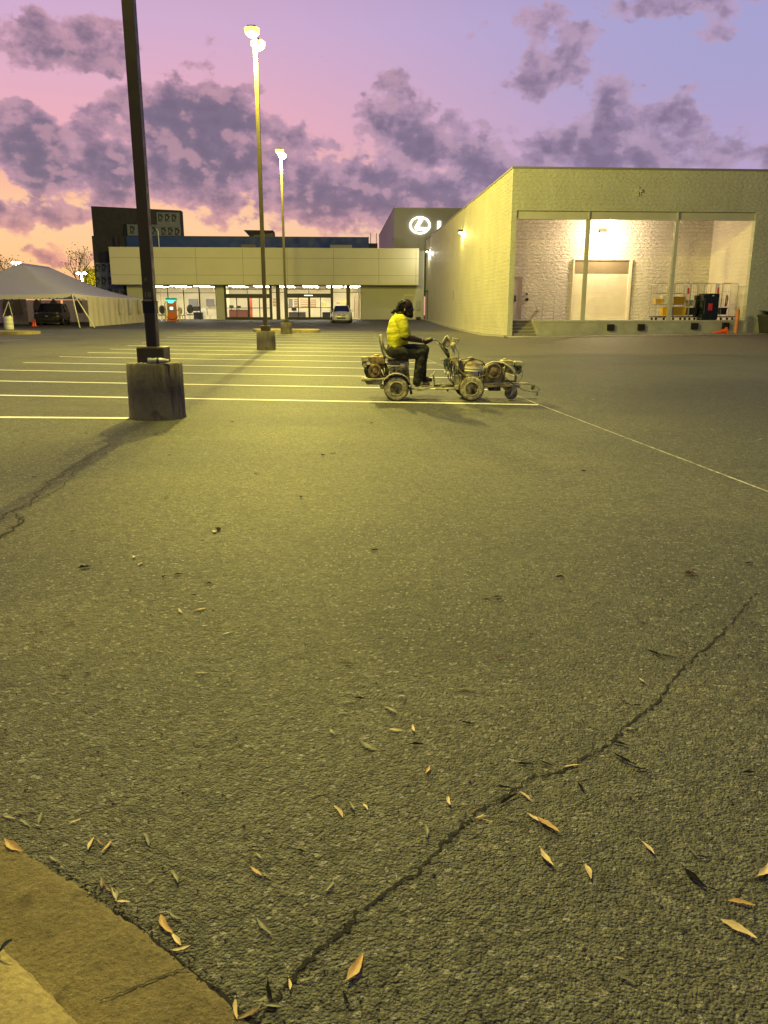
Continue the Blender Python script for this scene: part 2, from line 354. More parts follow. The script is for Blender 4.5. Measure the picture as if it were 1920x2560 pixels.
    mat('beard', (.006, .005, .005), .85, bump=.6, bscale=160, bdist=.004)
    mat('hair', (.005, .004, .004), .75, bump=.8, bscale=90, bdist=.006)
    def shirt_fn(t, b, oc):
        n = t.noise(oc, 5, 6, .65)
        c = t.mix(t.mr(n, .58, .74, 0., .5), (.74, .72, .03, 1), (.34, .34, .06, 1)); t.link(c, b.inputs['Base Color'])
        w = t.noise(t.vm('MULTIPLY', oc, (1.2, 1, 2.6)), 5.5, 4, .6)
        t.link(t.bump(w, .6, .04), b.inputs['Normal'])
    mat('shirt', (.6, .6, .02), .8, fn=shirt_fn)
    def jean_fn(t, b, oc):
        n = t.noise(oc, 16, 8, .75)
        c = t.mix(t.mr(n, .56, .68, 0., .8), (.020, .020, .018, 1), (.15, .15, .09, 1)); t.link(c, b.inputs['Base Color'])
        w = t.noise(oc, 7, 5, .6); t.link(t.bump(w, .9, .04), b.inputs['Normal'])
    mat('trousers', (.02, .02, .02), .85, fn=jean_fn)
    mat('shoe', (.03, .03, .026), .7, var=.3, vscale=20); mat('shoe_red', (.22, .04, .02), .7); mat('shoe_light', (.32, .30, .20), .7)
    mat('collar', (.50, .48, .34), .8)
    mat('bottle', (.58, .60, .54), .12, var=.1, vscale=30); mat('bottle_label', (.02, .05, .10), .5)
    for nm, c in dict(leaf_gold=(.74, .56, .27), leaf_orange=(.56, .33, .11), leaf_brown=(.12, .05, .02), leaf_grey=(.14, .14, .09), leaf_black=(.008, .008, .009), leaf_pale=(.44, .40, .24)).items():
        mat(nm, c, .55 if nm != 'leaf_black' else .9, var=.3, vscale=40, bump=.3, bscale=120, bdist=.001, spec=.5 if nm != 'leaf_black' else .1)  # near-black tone also paints in the shade of curled leaves
build_mats()
M_ = MATS

# ---------------------------------------------------------------- mesh helpers
class MB:
    def __init__(s): s.b = bmesh.new()
    def _f(s, vs):
        try: return s.b.faces.new(vs)
        except ValueError: return None
    def box(s, x0, x1, y0, y1, z0, z1, mtx=None, bev=0):
        r = bmesh.ops.create_cube(s.b, size=1)
        m = Matrix.Translation(((x0+x1)/2, (y0+y1)/2, (z0+z1)/2)) @ Matrix.Diagonal((abs(x1-x0), abs(y1-y0), abs(z1-z0), 1))
        if mtx is not None: m = mtx @ m
        bmesh.ops.transform(s.b, matrix=m, verts=r['verts'])
        if bev:
            ed = list({e for v in r['verts'] for e in v.link_edges})
            bmesh.ops.bevel(s.b, geom=ed, offset=bev, segments=2, affect='EDGES', profile=.6)
        return s
    def ring(s, c, ax, r, n=12, ry=None, up=None):
        ax = Vector(ax).normalized(); up = Vector(up) if up else (Vector((0, 0, 1)) if abs(ax.z) < .9 else Vector((0, 1, 0)))
        a = ax.cross(up).normalized(); b = a.cross(ax).normalized(); ry = r if ry is None else ry
        return [s.b.verts.new(Vector(c)+a*(r*cos(2*pi*i/n))+b*(ry*sin(2*pi*i/n))) for i in range(n)]
    def bridge(s, A, B):
        n = len(A)
        for i in range(n): s._f((A[i], A[(i+1) % n], B[(i+1) % n], B[i]))
    def tube(s, pts, r, n=8, cap=True):
        pts = [Vector(p) for p in pts]; L = None; rs = r if isinstance(r, (list, tuple)) else [r]*len(pts)
        for i, p in enumerate(pts):
            d = (pts[min(i+1, len(pts)-1)]-pts[max(i-1, 0)])
            q = rs[i]
            R = s.ring(p, d, q[1], n, q[0], (0, 1, 0)) if isinstance(q, tuple) else s.ring(p, d, q, n)
            if L: s.bridge(L, R)
            elif cap: s._f(R)
            L = R
        if cap: s._f(L[::-1])
        return s
    def chain(s, pts, rs, n=14):
        """overlapping tapered segments with a ball at every joint, for remeshing"""
        for i in range(len(pts)-1): s.tube([pts[i], pts[i+1]], [rs[i], rs[i+1]], n)
        for p, r in zip(pts, rs):
            a, b = r if isinstance(r, tuple) else (r, r); s.ell(p, (b, a, b), n, 8)
        return s
    def lathe(s, prof, c, axis=(0, 0, 1), n=20):
        """prof: list of (r, h) along axis from c"""
        ax = Vector(axis).normalized(); L = None
        for r, h in prof:
            R = s.ring(Vector(c)+ax*h, ax, max(r, .0005), n)
            if L: s.bridge(L, R)
            else: s._f(R)
            L = R
        s._f(L[::-1]); return s
    def prism(s, poly, y0, y1, f=None):
        """poly in (x,z), extruded y0..y1"""
        f = f or (lambda x, y, z: (x, y, z))
        A = [s.b.verts.new(f(x, y0, z)) for x, z in poly]; B = [s.b.verts.new(f(x, y1, z)) for x, z in poly]
        s._f(A); s._f(B[::-1]); s.bridge(A, B); return s
    def ell(s, c, r, n=12, m=8, rot=None):
        rr = bmesh.ops.create_uvsphere(s.b, u_segments=n, v_segments=m, radius=1)
        mt = Matrix.Translation(c) @ (rot.to_4x4() if rot is not None else Matrix()) @ Matrix.Diagonal((r[0], r[1], r[2], 1))
        bmesh.ops.transform(s.b, matrix=mt, verts=rr['verts']); return s
    def quad(s, *p): s._f([s.b.verts.new(q) for q in p]); return s
    def grid(s, P):
        V = [[s.b.verts.new(p) for p in row] for row in P]
        for i in range(len(V)-1):
            for j in range(len(V[0])-1): s._f((V[i][j], V[i][j+1], V[i+1][j+1], V[i+1][j]))
        return s
    def build(s, name, m, parent=None, smooth=False, recalc=True, bev=0):
        if recalc: bmesh.ops.recalc_face_normals(s.b, faces=s.b.faces)
        me = bpy.data.meshes.new(name); s.b.to_mesh(me); s.b.free()
        o = bpy.data.objects.new(name, me); COL.objects.link(o)
        if m is not None: me.materials.append(M_[m] if isinstance(m, str) else m)
        if smooth:
            for p in me.polygons: p.use_smooth = True
            if smooth == 'auto':
                md = o.modifiers.new('es', 'EDGE_SPLIT'); md.split_angle = radians(38)
        if bev:
            md = o.modifiers.new('bv', 'BEVEL'); md.width = bev; md.segments = 2; md.limit_method = 'ANGLE'
        if parent: o.parent = parent
        return o
def tag(o, label=None, cat=None, group=None, kind=None):
    if label: o['label'] = label
    if cat: o['category'] = cat
    if group: o['group'] = group
    if kind: o['kind'] = kind
    return o
def empty(name, loc, rz, label, cat, group=None):
    o = bpy.data.objects.new(name, None); COL.objects.link(o); o.location = loc; o.rotation_euler = (0, 0, rz)
    o.empty_display_size = .3
    return tag(o, label, cat, group)
def copy_tree(o, parent=None):
    c = o.copy(); COL.objects.link(c); c.parent = parent
    for ch in list(o.children): copy_tree(ch, c)
    return c
def struct(o): o['kind'] = 'structure'; return o
def remesh(name, mb, m, parent, vox=.01, smooth=2):
    """close a set of overlapping shapes into one continuous skin"""
    o = mb.build(name+'_tmp', None)
    md = o.modifiers.new('r', 'REMESH'); md.mode = 'VOXEL'; md.voxel_size = vox; md.use_smooth_shade = True
    if smooth: s_ = o.modifiers.new('s', 'SMOOTH'); s_.iterations = smooth; s_.factor = .6
    dg = bpy.context.evaluated_depsgraph_get(); me = bpy.data.meshes.new_from_object(o.evaluated_get(dg))
    old = o.data; bpy.data.objects.remove(o); bpy.data.meshes.remove(old)
    me.name = name; me.materials.clear(); me.materials.append(M_[m])
    for p in me.polygons: p.use_smooth = True; p.material_index = 0
    n = bpy.data.objects.new(name, me); COL.objects.link(n); n.parent = parent; return n
def text_mesh(name, s, size, m, parent, mtx, depth=.002):
    cu = bpy.data.curves.new(name, 'FONT'); cu.body = s; cu.size = size; cu.extrude = depth; cu.align_x = 'CENTER'; cu.align_y = 'CENTER'
    o = bpy.data.objects.new(name, cu); COL.objects.link(o)
    dg = bpy.context.evaluated_depsgraph_get(); dg.update()
    me = bpy.data.meshes.new_from_object(o.evaluated_get(dg)); bpy.data.objects.remove(o)
    me.transform(mtx); me.materials.clear(); me.materials.append(M_[m])
    n = bpy.data.objects.new(name, me); COL.objects.link(n); n.parent = parent; return n

# ---------------------------------------------------------------- ground
def g(x, y):
    q = .8*((max(y, 30)-30)/47)**2 if y < 77 else .8+.0002*(y-77)
    c = -.008*(max(-25, min(3, x)))*(1-sm((y-50)/25))
    b = sm((x-3)/4)*sm((y-27)/11)*(.13+.013*max(0, min(x, 20)-8))*(1-sm((y-41)/6))
    return q+c+b
def G(px, py):
    d = ray(px, py); C = Vector((0, 0, H)); lo, hi = .3, None; t = .3
    while t < 240:
        p = C+d*t
        if p.z < g(p.x, p.y): hi = t; break
        lo = t; t += .25
    if hi is None: hi = t
    for _ in range(30):
        mdl = (lo+hi)/2; p = C+d*mdl
        if p.z < g(p.x, p.y): hi = mdl
        else: lo = mdl
    p = C+d*hi; return Vector((p.x, p.y, g(p.x, p.y)))
def build_ground():
    xs = [-600, -250, -120, -70, -50]+list(range(-42, 43))+[50, 70, 120, 250, 600]
    ys = [-60, -20, -8, -3]+[i*.5 for i in range(0, 20)]+list(range(10, 100))+[120, 160, 260, 600, 1500]
    MB().grid([[(x, y, g(x, y)) for x in xs] for y in ys]).build('ground', 'asphalt', smooth=True)['kind'] = 'structure'
build_ground()

CH0 = G(1345, 1011); CH1 = G(1920, 1230); CHA = G(1091, 908)
def strip(pts, w, name, m, dz=.005, step=.5):
    """flat painted band along a ground polyline"""
    P = []
    for a, b in zip(pts, pts[1:]):
        a = Vector(a[:2]); b = Vector(b[:2]); n = max(1, int((b-a).length/step))
        P += [a+(b-a)*(i/n) for i in range(n)]
    P.append(Vector(pts[-1][:2]))
    rows = []
    for i, p in enumerate(P):
        d = (P[min(i+1, len(P)-1)]-P[max(i-1, 0)]).normalized(); nrm = Vector((-d.y, d.x))
        ww = w if not callable(w) else w(i/(len(P)-1))
        rows.append([((p+nrm*ww*k).x, (p+nrm*ww*k).y, g(*(p+nrm*ww*k))+dz) for k in (-.5, .5)])
    return MB().grid(rows).build(name, m)
def chalk_x(y):   # right ends of the stripes follow the snapped chalk line
    if y < CH0.y: a, b = CH0, CH1
    else: a, b = CHA, CH0
    return a.x+(b.x-a.x)*(y-a.y)/(b.y-a.y)
def build_stripes():
    L = [((0, 1044), (322, 1046), 's'), ((0, 988.7), (1345, 1012.5), 'e'), ((0, 953), (1243, 975), 'e'), ((0, 925.4), (1172, 945.5), 'e'), ((59, 906.7), (1127, 924.5), 'e'), ((148, 892), (1091, 908), 'e'),
         ((219, 881.7), (960, 891.9), 'c'), ((274, 873), (960, 881.8), 'c'), ((318, 864), (957, 872.7), 'c'), ((355, 857), (955, 865), 'c'), ((390, 849.3), (955, 857.7), 'c'),
         ((416, 843), (950, 850.7), 'c'), ((442, 838), (945, 845), 'c'), ((465, 834.4), (943, 840), 'c'), ((485, 830.7), (943, 835.7), 'c')]
    for i, (a, b, k) in enumerate(L):
        A = G(*a); B = G(*b)
        if a[0] == 0: A = A+(A-B).normalized()*(2.5 if i < 3 else 1.)
        if k == 'c':
            for _ in range(4):
                y = B.y; x = chalk_x(y)
                if x > B.x: tt = (x-A.x)/(B.x-A.x); B = Vector((x, A.y+(B.y-A.y)*tt, 0))
        strip([A, B], .12, 'parking_line', 'line_paint')['kind'] = 'structure'
    # far left faint stripes
    for a, b in (((-60, 855), (75, 848)), ((-60, 849), (5, 846)), ((70, 838), (135, 834.5))):
        strip([G(*a), G(*b)], .10, 'parking_line', 'chalk')['kind'] = 'structure'
    far = Vector((chalk_x(44), 44)); strip([far, CHA, CH0, CH1, CH1+(CH1-CH0)*.6], lambda t: .022, 'chalk_line', 'chalk', .0035)['kind'] = 'structure'
build_stripes()

def jag(pts, amp, n, seed):
    rnd = random.Random(seed); out = []
    for a, b in zip(pts, pts[1:]):
        a = Vector(a[:2]); b = Vector(b[:2]); d = b-a; nr = Vector((-d.y, d.x)).normalized()
        for i in range(n):
            t = i/n; out.append(a+d*t+nr*(rnd.uniform(-1, 1)*amp if i else 0))
    out.append(Vector(pts[-1][:2])); return out
def crack(pts, w, amp, n, seed, name='pavement_crack', m='crack'):
    P = jag(pts, amp, n, seed); rnd = random.Random(seed+1); rows = []
    for i, p in enumerate(P):
        d = (P[min(i+1, len(P)-1)]-P[max(i-1, 0)]).normalized(); nr = Vector((-d.y, d.x))
        tt = i/(len(P)-1); ww = (w(tt) if callable(w) else w)*rnd.uniform(.25, 1.5)
        rows.append([((p+nr*ww*k).x, (p+nr*ww*k).y, g(*(p+nr*ww*k))+.0025) for k in (-.5, .5)])
    return struct(MB().grid(rows).build(name, m))
def build_cracks():
    main = [(640, 2560), (690, 2500), (735, 2445), (800, 2370), (870, 2330), (885, 2290), (950, 2245), (1050, 2180), (1080, 2140), (1150, 2070), (1185, 2040), (1260, 1990), (1330, 1945), (1410, 1930), (1460, 1895), (1530, 1858), (1550, 1830), (1590, 1795), (1640, 1760), (1680, 1700), (1740, 1640), (1800, 1590), (1835, 1550), (1870, 1505), (1900, 1480)]
    crack([G(*p) for p in main], lambda t: .0085*(1-t*.25) if t < .9 else .005, .0075, 9, 3)
    crack([G(*p) for p in [(272, 1105), (255, 1125), (225, 1135), (215, 1150), (130, 1200), (55, 1265), (0, 1300), (-60, 1330)]], .010, .035, 9, 5, m='crack_soft')
    crack([G(*p) for p in [(225, 1142), (160, 1215), (95, 1255), (40, 1275), (45, 1310), (0, 1345), (-60, 1380)]], .009, .03, 9, 8, m='crack_soft')
    crack([G(*p) for p in [(1920, 2180), (1860, 2215), (1830, 2260)]], .004, .006, 6, 12)
    crack([G(*p) for p in [(0, 1348), (60, 1300), (40, 1285)]], .014, .02, 5, 15)
build_cracks()

def build_gutter():
    """concrete gutter and kerb of the planting island at the bottom left"""
    P = [G(0, 2100), G(300, 2290), G(620, 2560)]
    ax, ay, bx, by, cx, cy = P[0].x, P[0].y, P[1].x, P[1].y, P[2].x, P[2].y
    d = 2*(ax*(by-cy)+bx*(cy-ay)+cx*(ay-by))
    ux = ((ax*ax+ay*ay)*(by-cy)+(bx*bx+by*by)*(cy-ay)+(cx*cx+cy*cy)*(ay-by))/d
    uy = ((ax*ax+ay*ay)*(cx-bx)+(bx*bx+by*by)*(ax-cx)+(cx*cx+cy*cy)*(bx-ax))/d
    Cn = Vector((ux, uy)); R = (Vector((ax, ay))-Cn).length
    a0 = atan2(ay-uy, ax-ux); a1 = atan2(cy-uy, cx-ux)
    sweep = a1-a0; rng = [a0-sweep*.9+sweep*3.2*i/60 for i in range(61)]
    I1 = G(0, 2362); wg = R-(Vector((I1.x, I1.y))-Cn).length+.028
    def pt(a, r, z): return (Cn.x+cos(a)*r, Cn.y+sin(a)*r, z)
    z0 = g(0, 1.5)
    rnd = random.Random(4)
    NA = 420; rng2 = [rng[0]+(rng[-1]-rng[0])*i/NA for i in range(NA+1)]
    def nz(x, y, s_, k=0): return noise.fractal(Vector((x*s_, y*s_, k)), 1., 2., 5)
    rows = []
    for a in rng2:
        e_ = .006*nz(a*R, 0, 14)+.004*nz(a*R, 3, 60); e_ -= max(0, nz(a*R, 7, 5)-.35)*.03; row = [pt(a, R+e_, z0-.03)]
        for j in range(25):
            r_ = R+e_-(wg+e_)*j/24; x_, y_ = r_*cos(a), r_*sin(a)
            row.append(pt(a, r_, z0+.006+.006*min(1, j/2)+.0022*nz(x_, y_, 35)+.0010*nz(x_, y_, 110, 3)-.004*max(0, nz(x_, y_, 9, 5)-.2)))
        rows.append(row)
    struct(MB().grid(rows).build('gutter', 'gutter', smooth=True))
    rows = []
    for a in rng2:
        row = []; c_ = .004*nz(a*R, 1, 25)+.003*nz(a*R, 2, 80)-max(0, nz(a*R, 9, 7)-.3)*.02
        for j, (dr, dz) in enumerate(((.003, .002), (-.004, .03), (-.012, .07), (-.022+c_, .100), (-.034+c_, .118), (-.050, .127), (-.09, .129), (-.14, .130), (-.19, .130), (-.2, 0))):
            r_ = R-wg+dr; row.append(pt(a, r_, z0+dz+.0015*nz(r_*cos(a), r_*sin(a), 45, 2)))
        rows.append(row)
    struct(MB().grid(rows).build('kerb', 'curb', smooth=True))
    rows = [[pt(a, R+rnd.uniform(-.004, .004), z0-.03), pt(a, R+rnd.uniform(-.003, .003), z0+.004), pt(a, R-.012, z0+.011), pt(a, R-wg*.5, z0+.010), pt(a, R-wg, z0+.012)] for a in rng]
    # joint across the gutter
    j0, j1 = G(250, 2515), G(480, 2425)
    rows = []
    for i in range(25):
        p = Vector((j0.x, j0.y)).lerp(Vector((j1.x, j1.y)), i/24); d_ = Vector((j1.x-j0.x, j1.y-j0.y)).normalized(); n_ = Vector((-d_.y, d_.x))
        w_ = .0011+.0008*rnd.random(); p = p+n_*rnd.uniform(-.002, .002); q = [p+n_*w_*k for k in (-1, 1)]; rows.append([(v.x, v.y, z0+.0150) for v in q])
    struct(MB().grid(rows).build('gutter_joint', 'crack_soft'))
    # dark broken seam between asphalt and gutter
    rows = []
    for i, a in enumerate(rng2):
        w = .003+.012*abs(nz(a*R, 4, 9))+.006*abs(nz(a*R, 6, 70)); rows.append([pt(a, R-.012, z0+.0045), pt(a, R+w, z0+.0045)])
    struct(MB().grid(rows).build('gutter_seam', 'crack'))
    m = MB(); rs = random.Random(12)       # crumbs of broken asphalt and grit in the seam and on the surface
    def stone(x, y, z, r):
        v = [m.b.verts.new((x+dx*r*rs.uniform(.6, 1.2), y+dy*r*rs.uniform(.6, 1.2), z+dz*r*rs.uniform(.5, 1.))) for dx, dy, dz in ((1, 0, 0), (0, 1, 0), (-1, 0, 0), (0, -1, 0), (0, 0, 1), (0, 0, -.5))]
        for i_, j_ in ((0, 1), (1, 2), (2, 3), (3, 0)): m._f((v[i_], v[j_], v[4])); m._f((v[j_], v[i_], v[5]))
    for i in range(800):
        a = rs.uniform(rng[0], rng[-1]); stone(*pt(a, R+rs.gauss(.004, .009), z0+.006), rs.uniform(.0012, .0042))
    for i in range(900):
        y_ = 1.0+rs.random()**1.6*7; x_ = rs.uniform(-.6, .6)*y_; stone(x_, y_, g(x_, y_)+.002, rs.uniform(.0015, .005))
    go = m.build('gravel', 'grit'); tag(go, 'loose grit and asphalt crumbs along the gutter seam and over the near asphalt', 'gravel', kind='stuff')
    return Cn, R, wg, z0, pt
GUT = build_gutter()
# ================================================================ buildings: site frame
YW = radians(3.48); OB = Vector((6.15, 40.0, 0)); EX = Vector((cos(YW), sin(YW), 0)); EY = Vector((-sin(YW), cos(YW), 0))
def BP(px, py, ly):
    d = ray(px, py); t = (ly+OB.dot(EY))/d.dot(EY); p = Vector((0, 0, H))+d*t-OB
    return p.dot(EX), p.z
def SPl(px, py, lx=0.):     # on a plane lx = const (side wall): returns ly, z
    d = ray(px, py); t = (lx+OB.dot(EX))/d.dot(EX); p = Vector((0, 0, H))+d*t-OB
    return p.dot(EY), p.z
def W(lx, ly, z=0): return OB+EX*lx+EY*ly+Vector((0, 0, z))
def gl(lx, ly): p = W(lx, ly); return g(p.x, p.y)
def bthing(name, label, cat, group=None, lx=0, ly=0, z=0): return empty(name, W(lx, ly, z), YW, label, cat, group)

def wall_holes(mb, x0, x1, y0, y1, z0, z1, holes):
    """wall slab in xz with rectangular holes (non overlapping in x)"""
    holes = sorted(holes); x = x0
    for (a, b, c, d) in holes:
        if a > x: mb.box(x, a, y0, y1, z0, z1)
        if c > z0: mb.box(a, b, y0, y1, z0, c)
        if d < z1: mb.box(a, b, y0, y1, d, z1)
        x = b
    if x < x1: mb.box(x, x1, y0, y1, z0, z1)
    return mb

def dock_building():
    r = bthing('warehouse_building', 'pale painted block building with a raised loading dock recessed in its front', 'building')
    T = 7.97; X1 = 12.17; D = 4.5; ZD = .95
    wall_holes(MB(), .0, 34, 0, .3, -.4, T, [(.26, X1, -.4, 6.1)]).build('front_wall', 'block_front', r)
    m = MB(); m.box(-.004, .296, .301, 36.7, -.4, T); m.build('side_wall', 'block_side', r)
    MB().box(.3, 34, D+.3, 36.7, 7.3, 7.5).build('roof', 'roof_grey', r)
    m = MB(); m.box(-.05, 34, -.05, .34, T+.001, T+.09); m.box(-.05, .34, .341, 36.75, T+.001, T+.09); m.build('coping', 'cap_metal', r)
    MB().box(.3, 12.6, D, D+.25, ZD-.2, 6.3).build('dock_back_wall', 'block_dock', r)
    MB().box(X1+.02, X1+.3, .301, D, ZD-.2, 6.3).build('dock_end_wall', 'block_dock_side', r)
    MB().box(.297, .32, .301, D, -.4, 6.3).build('dock_inner_wall', 'block_dock_side', r)
    MB().box(.3, X1+.3, .301, D+.3, 6.25, 6.4).build('dock_ceiling', 'ceiling', r)
    # platform with stair notch on the left
    m = MB(); m.box(1.62, X1+.02, .02, D, -.4, ZD, bev=.012); m.box(.32, 1.619, 1.35, D, -.4, ZD-.001)
    m.build('dock_platform', 'dock_wall', r)
    MB().box(1.62, X1+.02, -.012, .021, ZD-.07, ZD+.006).build('dock_edge', 'painted_steel', r)
    for i in range(5): 
        y0 = .12+i*.27; z1 = .14+(ZD-.14)*(i+1)/5
        MB().box(.325, 1.50, y0, 1.34, -.3, z1-.003 if i < 4 else z1-.006, bev=.008).build('stair_step', 'stair', r)
        MB().box(.326, 1.499, y0-.012, y0+.05, z1-.035, z1+.002).build('step_nosing', 'sidewalk', r)
    m = MB(); m.prism([(0.02, -.4), (0.02, .30), (.25, .48), (1.30, ZD), (1.34, ZD), (1.34, -.4)], 1.505, 1.617, lambda x, y, z: (y, x, z)); m.build('stair_cheek', 'dock_wall', r)
    # steel header and columns
    m = MB(); m.box(.262, X1-.002, .12, .16, 5.74, 6.099); m.box(.262, X1-.002, .04, .24, 5.72, 5.739); m.build('header_beam', 'painted_steel', r)
    for cx in (3.84, 8.27):
        m = MB(); m.box(cx-.09, cx+.09, .06, .075, ZD, 5.72); m.box(cx-.09, cx+.09, .225, .24, ZD, 5.72); m.box(cx-.008, cx+.008, .0755, .2245, ZD, 5.72)
        m.box(cx-.16, cx+.16, .03, .30, ZD+.0005, ZD+.02); m.box(cx-.02, cx+.02, .02, .119, 5.74, 6.09)
        m.build('column', 'painted_steel', r)
    # roller door with hood
    x0, x1, zt = 4.50, 7.66, 4.12
    m = MB()
    for k in range(46):
        a = ZD+.04+k*(3.36-ZD)/46; h = (3.36-ZD)/46
        m.prism([(0, a), (-.022, a+h*.5), (0, a+h*.92), (.02, a+h*.92), (.02, a)], x0+.05, x1-.05, lambda x, y, z: (y, D-.06+x, z))
    rd = m.build('roller_door', 'shutter', r)
    MB().box(x0+.04, x1-.04, D-.1, D-.03, ZD+.002, ZD+.09).build('bottom_bar', 'shutter', rd)
    m = MB()
    for k in range(12):
        a = 3.42+k*.056; m.box(x0+.06, x1-.06, D-.075-.004*(k % 2), D-.02, a, a+.05)
    m.build('door_hood', 'shutter_hood', rd)
    m = MB(); m.box(x0-.02, x0+.05, D-.14, D-.001, ZD, zt); m.box(x1-.05, x1+.10, D-.14, D-.001, ZD, zt); m.box(x0-.02, x1+.10, D-.14, D-.001, zt+.001, zt+.07); m.build('door_guide', 'shutter', rd)
    # service door
    sd = MB().box(.45, 1.50, D-.07, D-.001, ZD, 3.10).build('service_door', 'door_white', r)
    m = MB(); m.box(1.50, 1.70, D-.09, D-.001, ZD, 3.25); m.box(.35, 1.4999, D-.09, D-.001, 3.101, 3.25); m.build('frame', 'door_frame', sd)
    m = MB(); m.box(1.30, 1.36, D-.13, D-.071, 1.93, 2.25); m.box(1.20, 1.40, D-.15, D-.131, 1.98, 2.02); m.build('handle', 'frame_black', sd)
    m = MB(); m.box(.72, 1.22, D-.078, D-.071, 2.25, 2.85); m.build('notice', 'paper_blue', sd)
    m = MB(); m.box(.82, .98, D-.082, D-.0785, 2.64, 2.78); m.box(1.02, 1.14, D-.082, D-.0785, 2.64, 2.78); m.box(.82, 1.14, D-.082, D-.0785, 2.30, 2.42)
    for k in range(3): m.box(.80, 1.16, D-.082, D-.0785, 2.47+k*.045, 2.49+k*.045)
    m.build('notice_print', 'paper_white', sd)
    for (qx, qz, s_) in ((1.98, 2.33, .045), (2.0, 2.04, .075), (2.62, 1.42, .06)):
        MB().box(qx-s_, qx+s_, D-.10, D-.001, qz-s_, qz+s_, bev=.01).build('door_switch', 'black_plastic' if qz > 1.5 else 'door_frame', r)
    # pipe guard rail at the stair head
    m = MB(); yy = 1.6; a, b = 2.15, 2.75
    for p in ([(a, 0), (a, 1.12), (b, 1.12), (b, 0)], [(a, .62), (b, .62)], [(a-.62, .02), (a-.30, .55), (a-.42, 1.0)], ):
        m.tube([(q[0], yy, ZD+q[1]) for q in p], .02, 6)
    m.build('guard_rail', 'painted_steel', r, smooth=True)
    for (bx, bz) in ((5.24, .61), (6.81, .62), (9.56, .67), (11.17, .69)):
        m = MB(); m.box(bx-.17, bx+.17, -.12, .019, bz-.16, bz+.15, bev=.02)
        for k in (-.1, 0, .1): m.box(bx+k-.012, bx+k+.012, -.128, -.1205, bz-.14, bz+.13)
        m.build('dock_bumper', 'black_rubber', r)
    m = MB(); m.box(6.05, 6.33, -.10, -.001, 6.96, 7.12, bev=.01); m.tube([(6.16, -.05, 6.78), (6.16, -.05, 7.24)], .018, 6); m.tube([(6.26, -.05, 6.80), (6.26, -.05, 7.0)], .014, 6); m.box(6.33, 6.40, -.05, -.001, 6.98, 7.10)
    m.build('junction_box', 'painted_steel', r)
    # side wall details
    y0, z0 = SPl(1062, 799); y1, z1 = SPl(1057.5, 728)
    sdr = MB().box(-.02, .0, 34.6, 36.0, .55, 3.3).build('side_door', 'recess_wall', r)
    m = MB(); m.box(-.05, -.0205, 34.5, 34.62, .55, 3.4); m.box(-.10, -.0205, 34.621, 36.1, 3.301, 3.42); m.build('frame', 'pole_dark', sdr)
    ly, z = SPl(1133.6, 750); MB().box(-.03, -.0045, ly-.03, ly+.03, z, z+.62).build('conduit', 'seam', r)
    m = MB()
    for k in range(60):
        a = k*.62
        if a < 36: m.box(-.16, -.0045, a, a+.62, gl(0, a)-.2, gl(0, a+.3)+.10)
    k_ = struct(m.build('kerb', 'sidewalk')); k_.location = OB; k_.rotation_euler = (0, 0, YW)
    return r
dockb = dock_building()
def apron():
    rows = []
    for i in range(0, 60):
        lx = -.16+i*.4; w = .55 if lx > 1 else .55
        rows.append([tuple(W(lx, y, 0)[:2])+(gl(lx, y)+z,) for y, z in ((-1.05, -.02), (-1.05, .035), (-.5, .05), (.05, .06))])
    struct(MB().grid(rows).build('pavement', 'sidewalk'))
apron()

def wall_lamp(lx, ly, z, face, label, lens, power, color, r=.07):
    """face 'x-' : on the side wall, 'y-': on the dock wall"""
    t = bthing('wall_lamp', label, 'lamp', None, lx, ly, z)
    if face == 'x-':
        MB().box(-.30, -.01, -.16, .16, -.03, .14, bev=.02).build('housing', 'housing', t)
        MB().lathe([(.0, -.10), (.08, -.09), (.11, -.03)], (-.17, 0, 0), (0, 0, 1), 12).build('lens', lens, t, smooth=True)
        lp = (-.16, 0, -.18)
    else:
        MB().box(-.2, .2, -.22, -.01, -.03, .16, bev=.02).build('housing', 'housing', t)
        MB().lathe([(.0, -.16), (.12, -.14), (.17, -.03)], (0, -.13, 0), (0, 0, 1), 14).build('lens', lens, t, smooth=True)
        lp = (0, -.95, -.35)
    ld = bpy.data.lights.new('bulb', 'POINT'); ld.energy = power; ld.color = color; ld.shadow_soft_size = r
    lo = bpy.data.objects.new('bulb', ld); COL.objects.link(lo); lo.parent = t; lo.location = lp
    return t
ly, z = SPl(1157, 580); wall_lamp(-.004, ly, z, 'x-', 'yellow glowing lamp high on the long block side wall, the nearer of its two', 'wall_lens_y', 170, (1, .84, .25), .05)
ly, z = SPl(1073, 628); wall_lamp(-.004, ly, z, 'x-', 'white glowing lamp on the far end of the block side wall', 'wall_lens', 170, (1, .93, .7), .05)
wall_lamp(6.0, 4.5, 5.55, 'y-', 'very bright white lamp above the roller door inside the loading dock', 'dock_lens', 600, (1, .76, .46), .22)

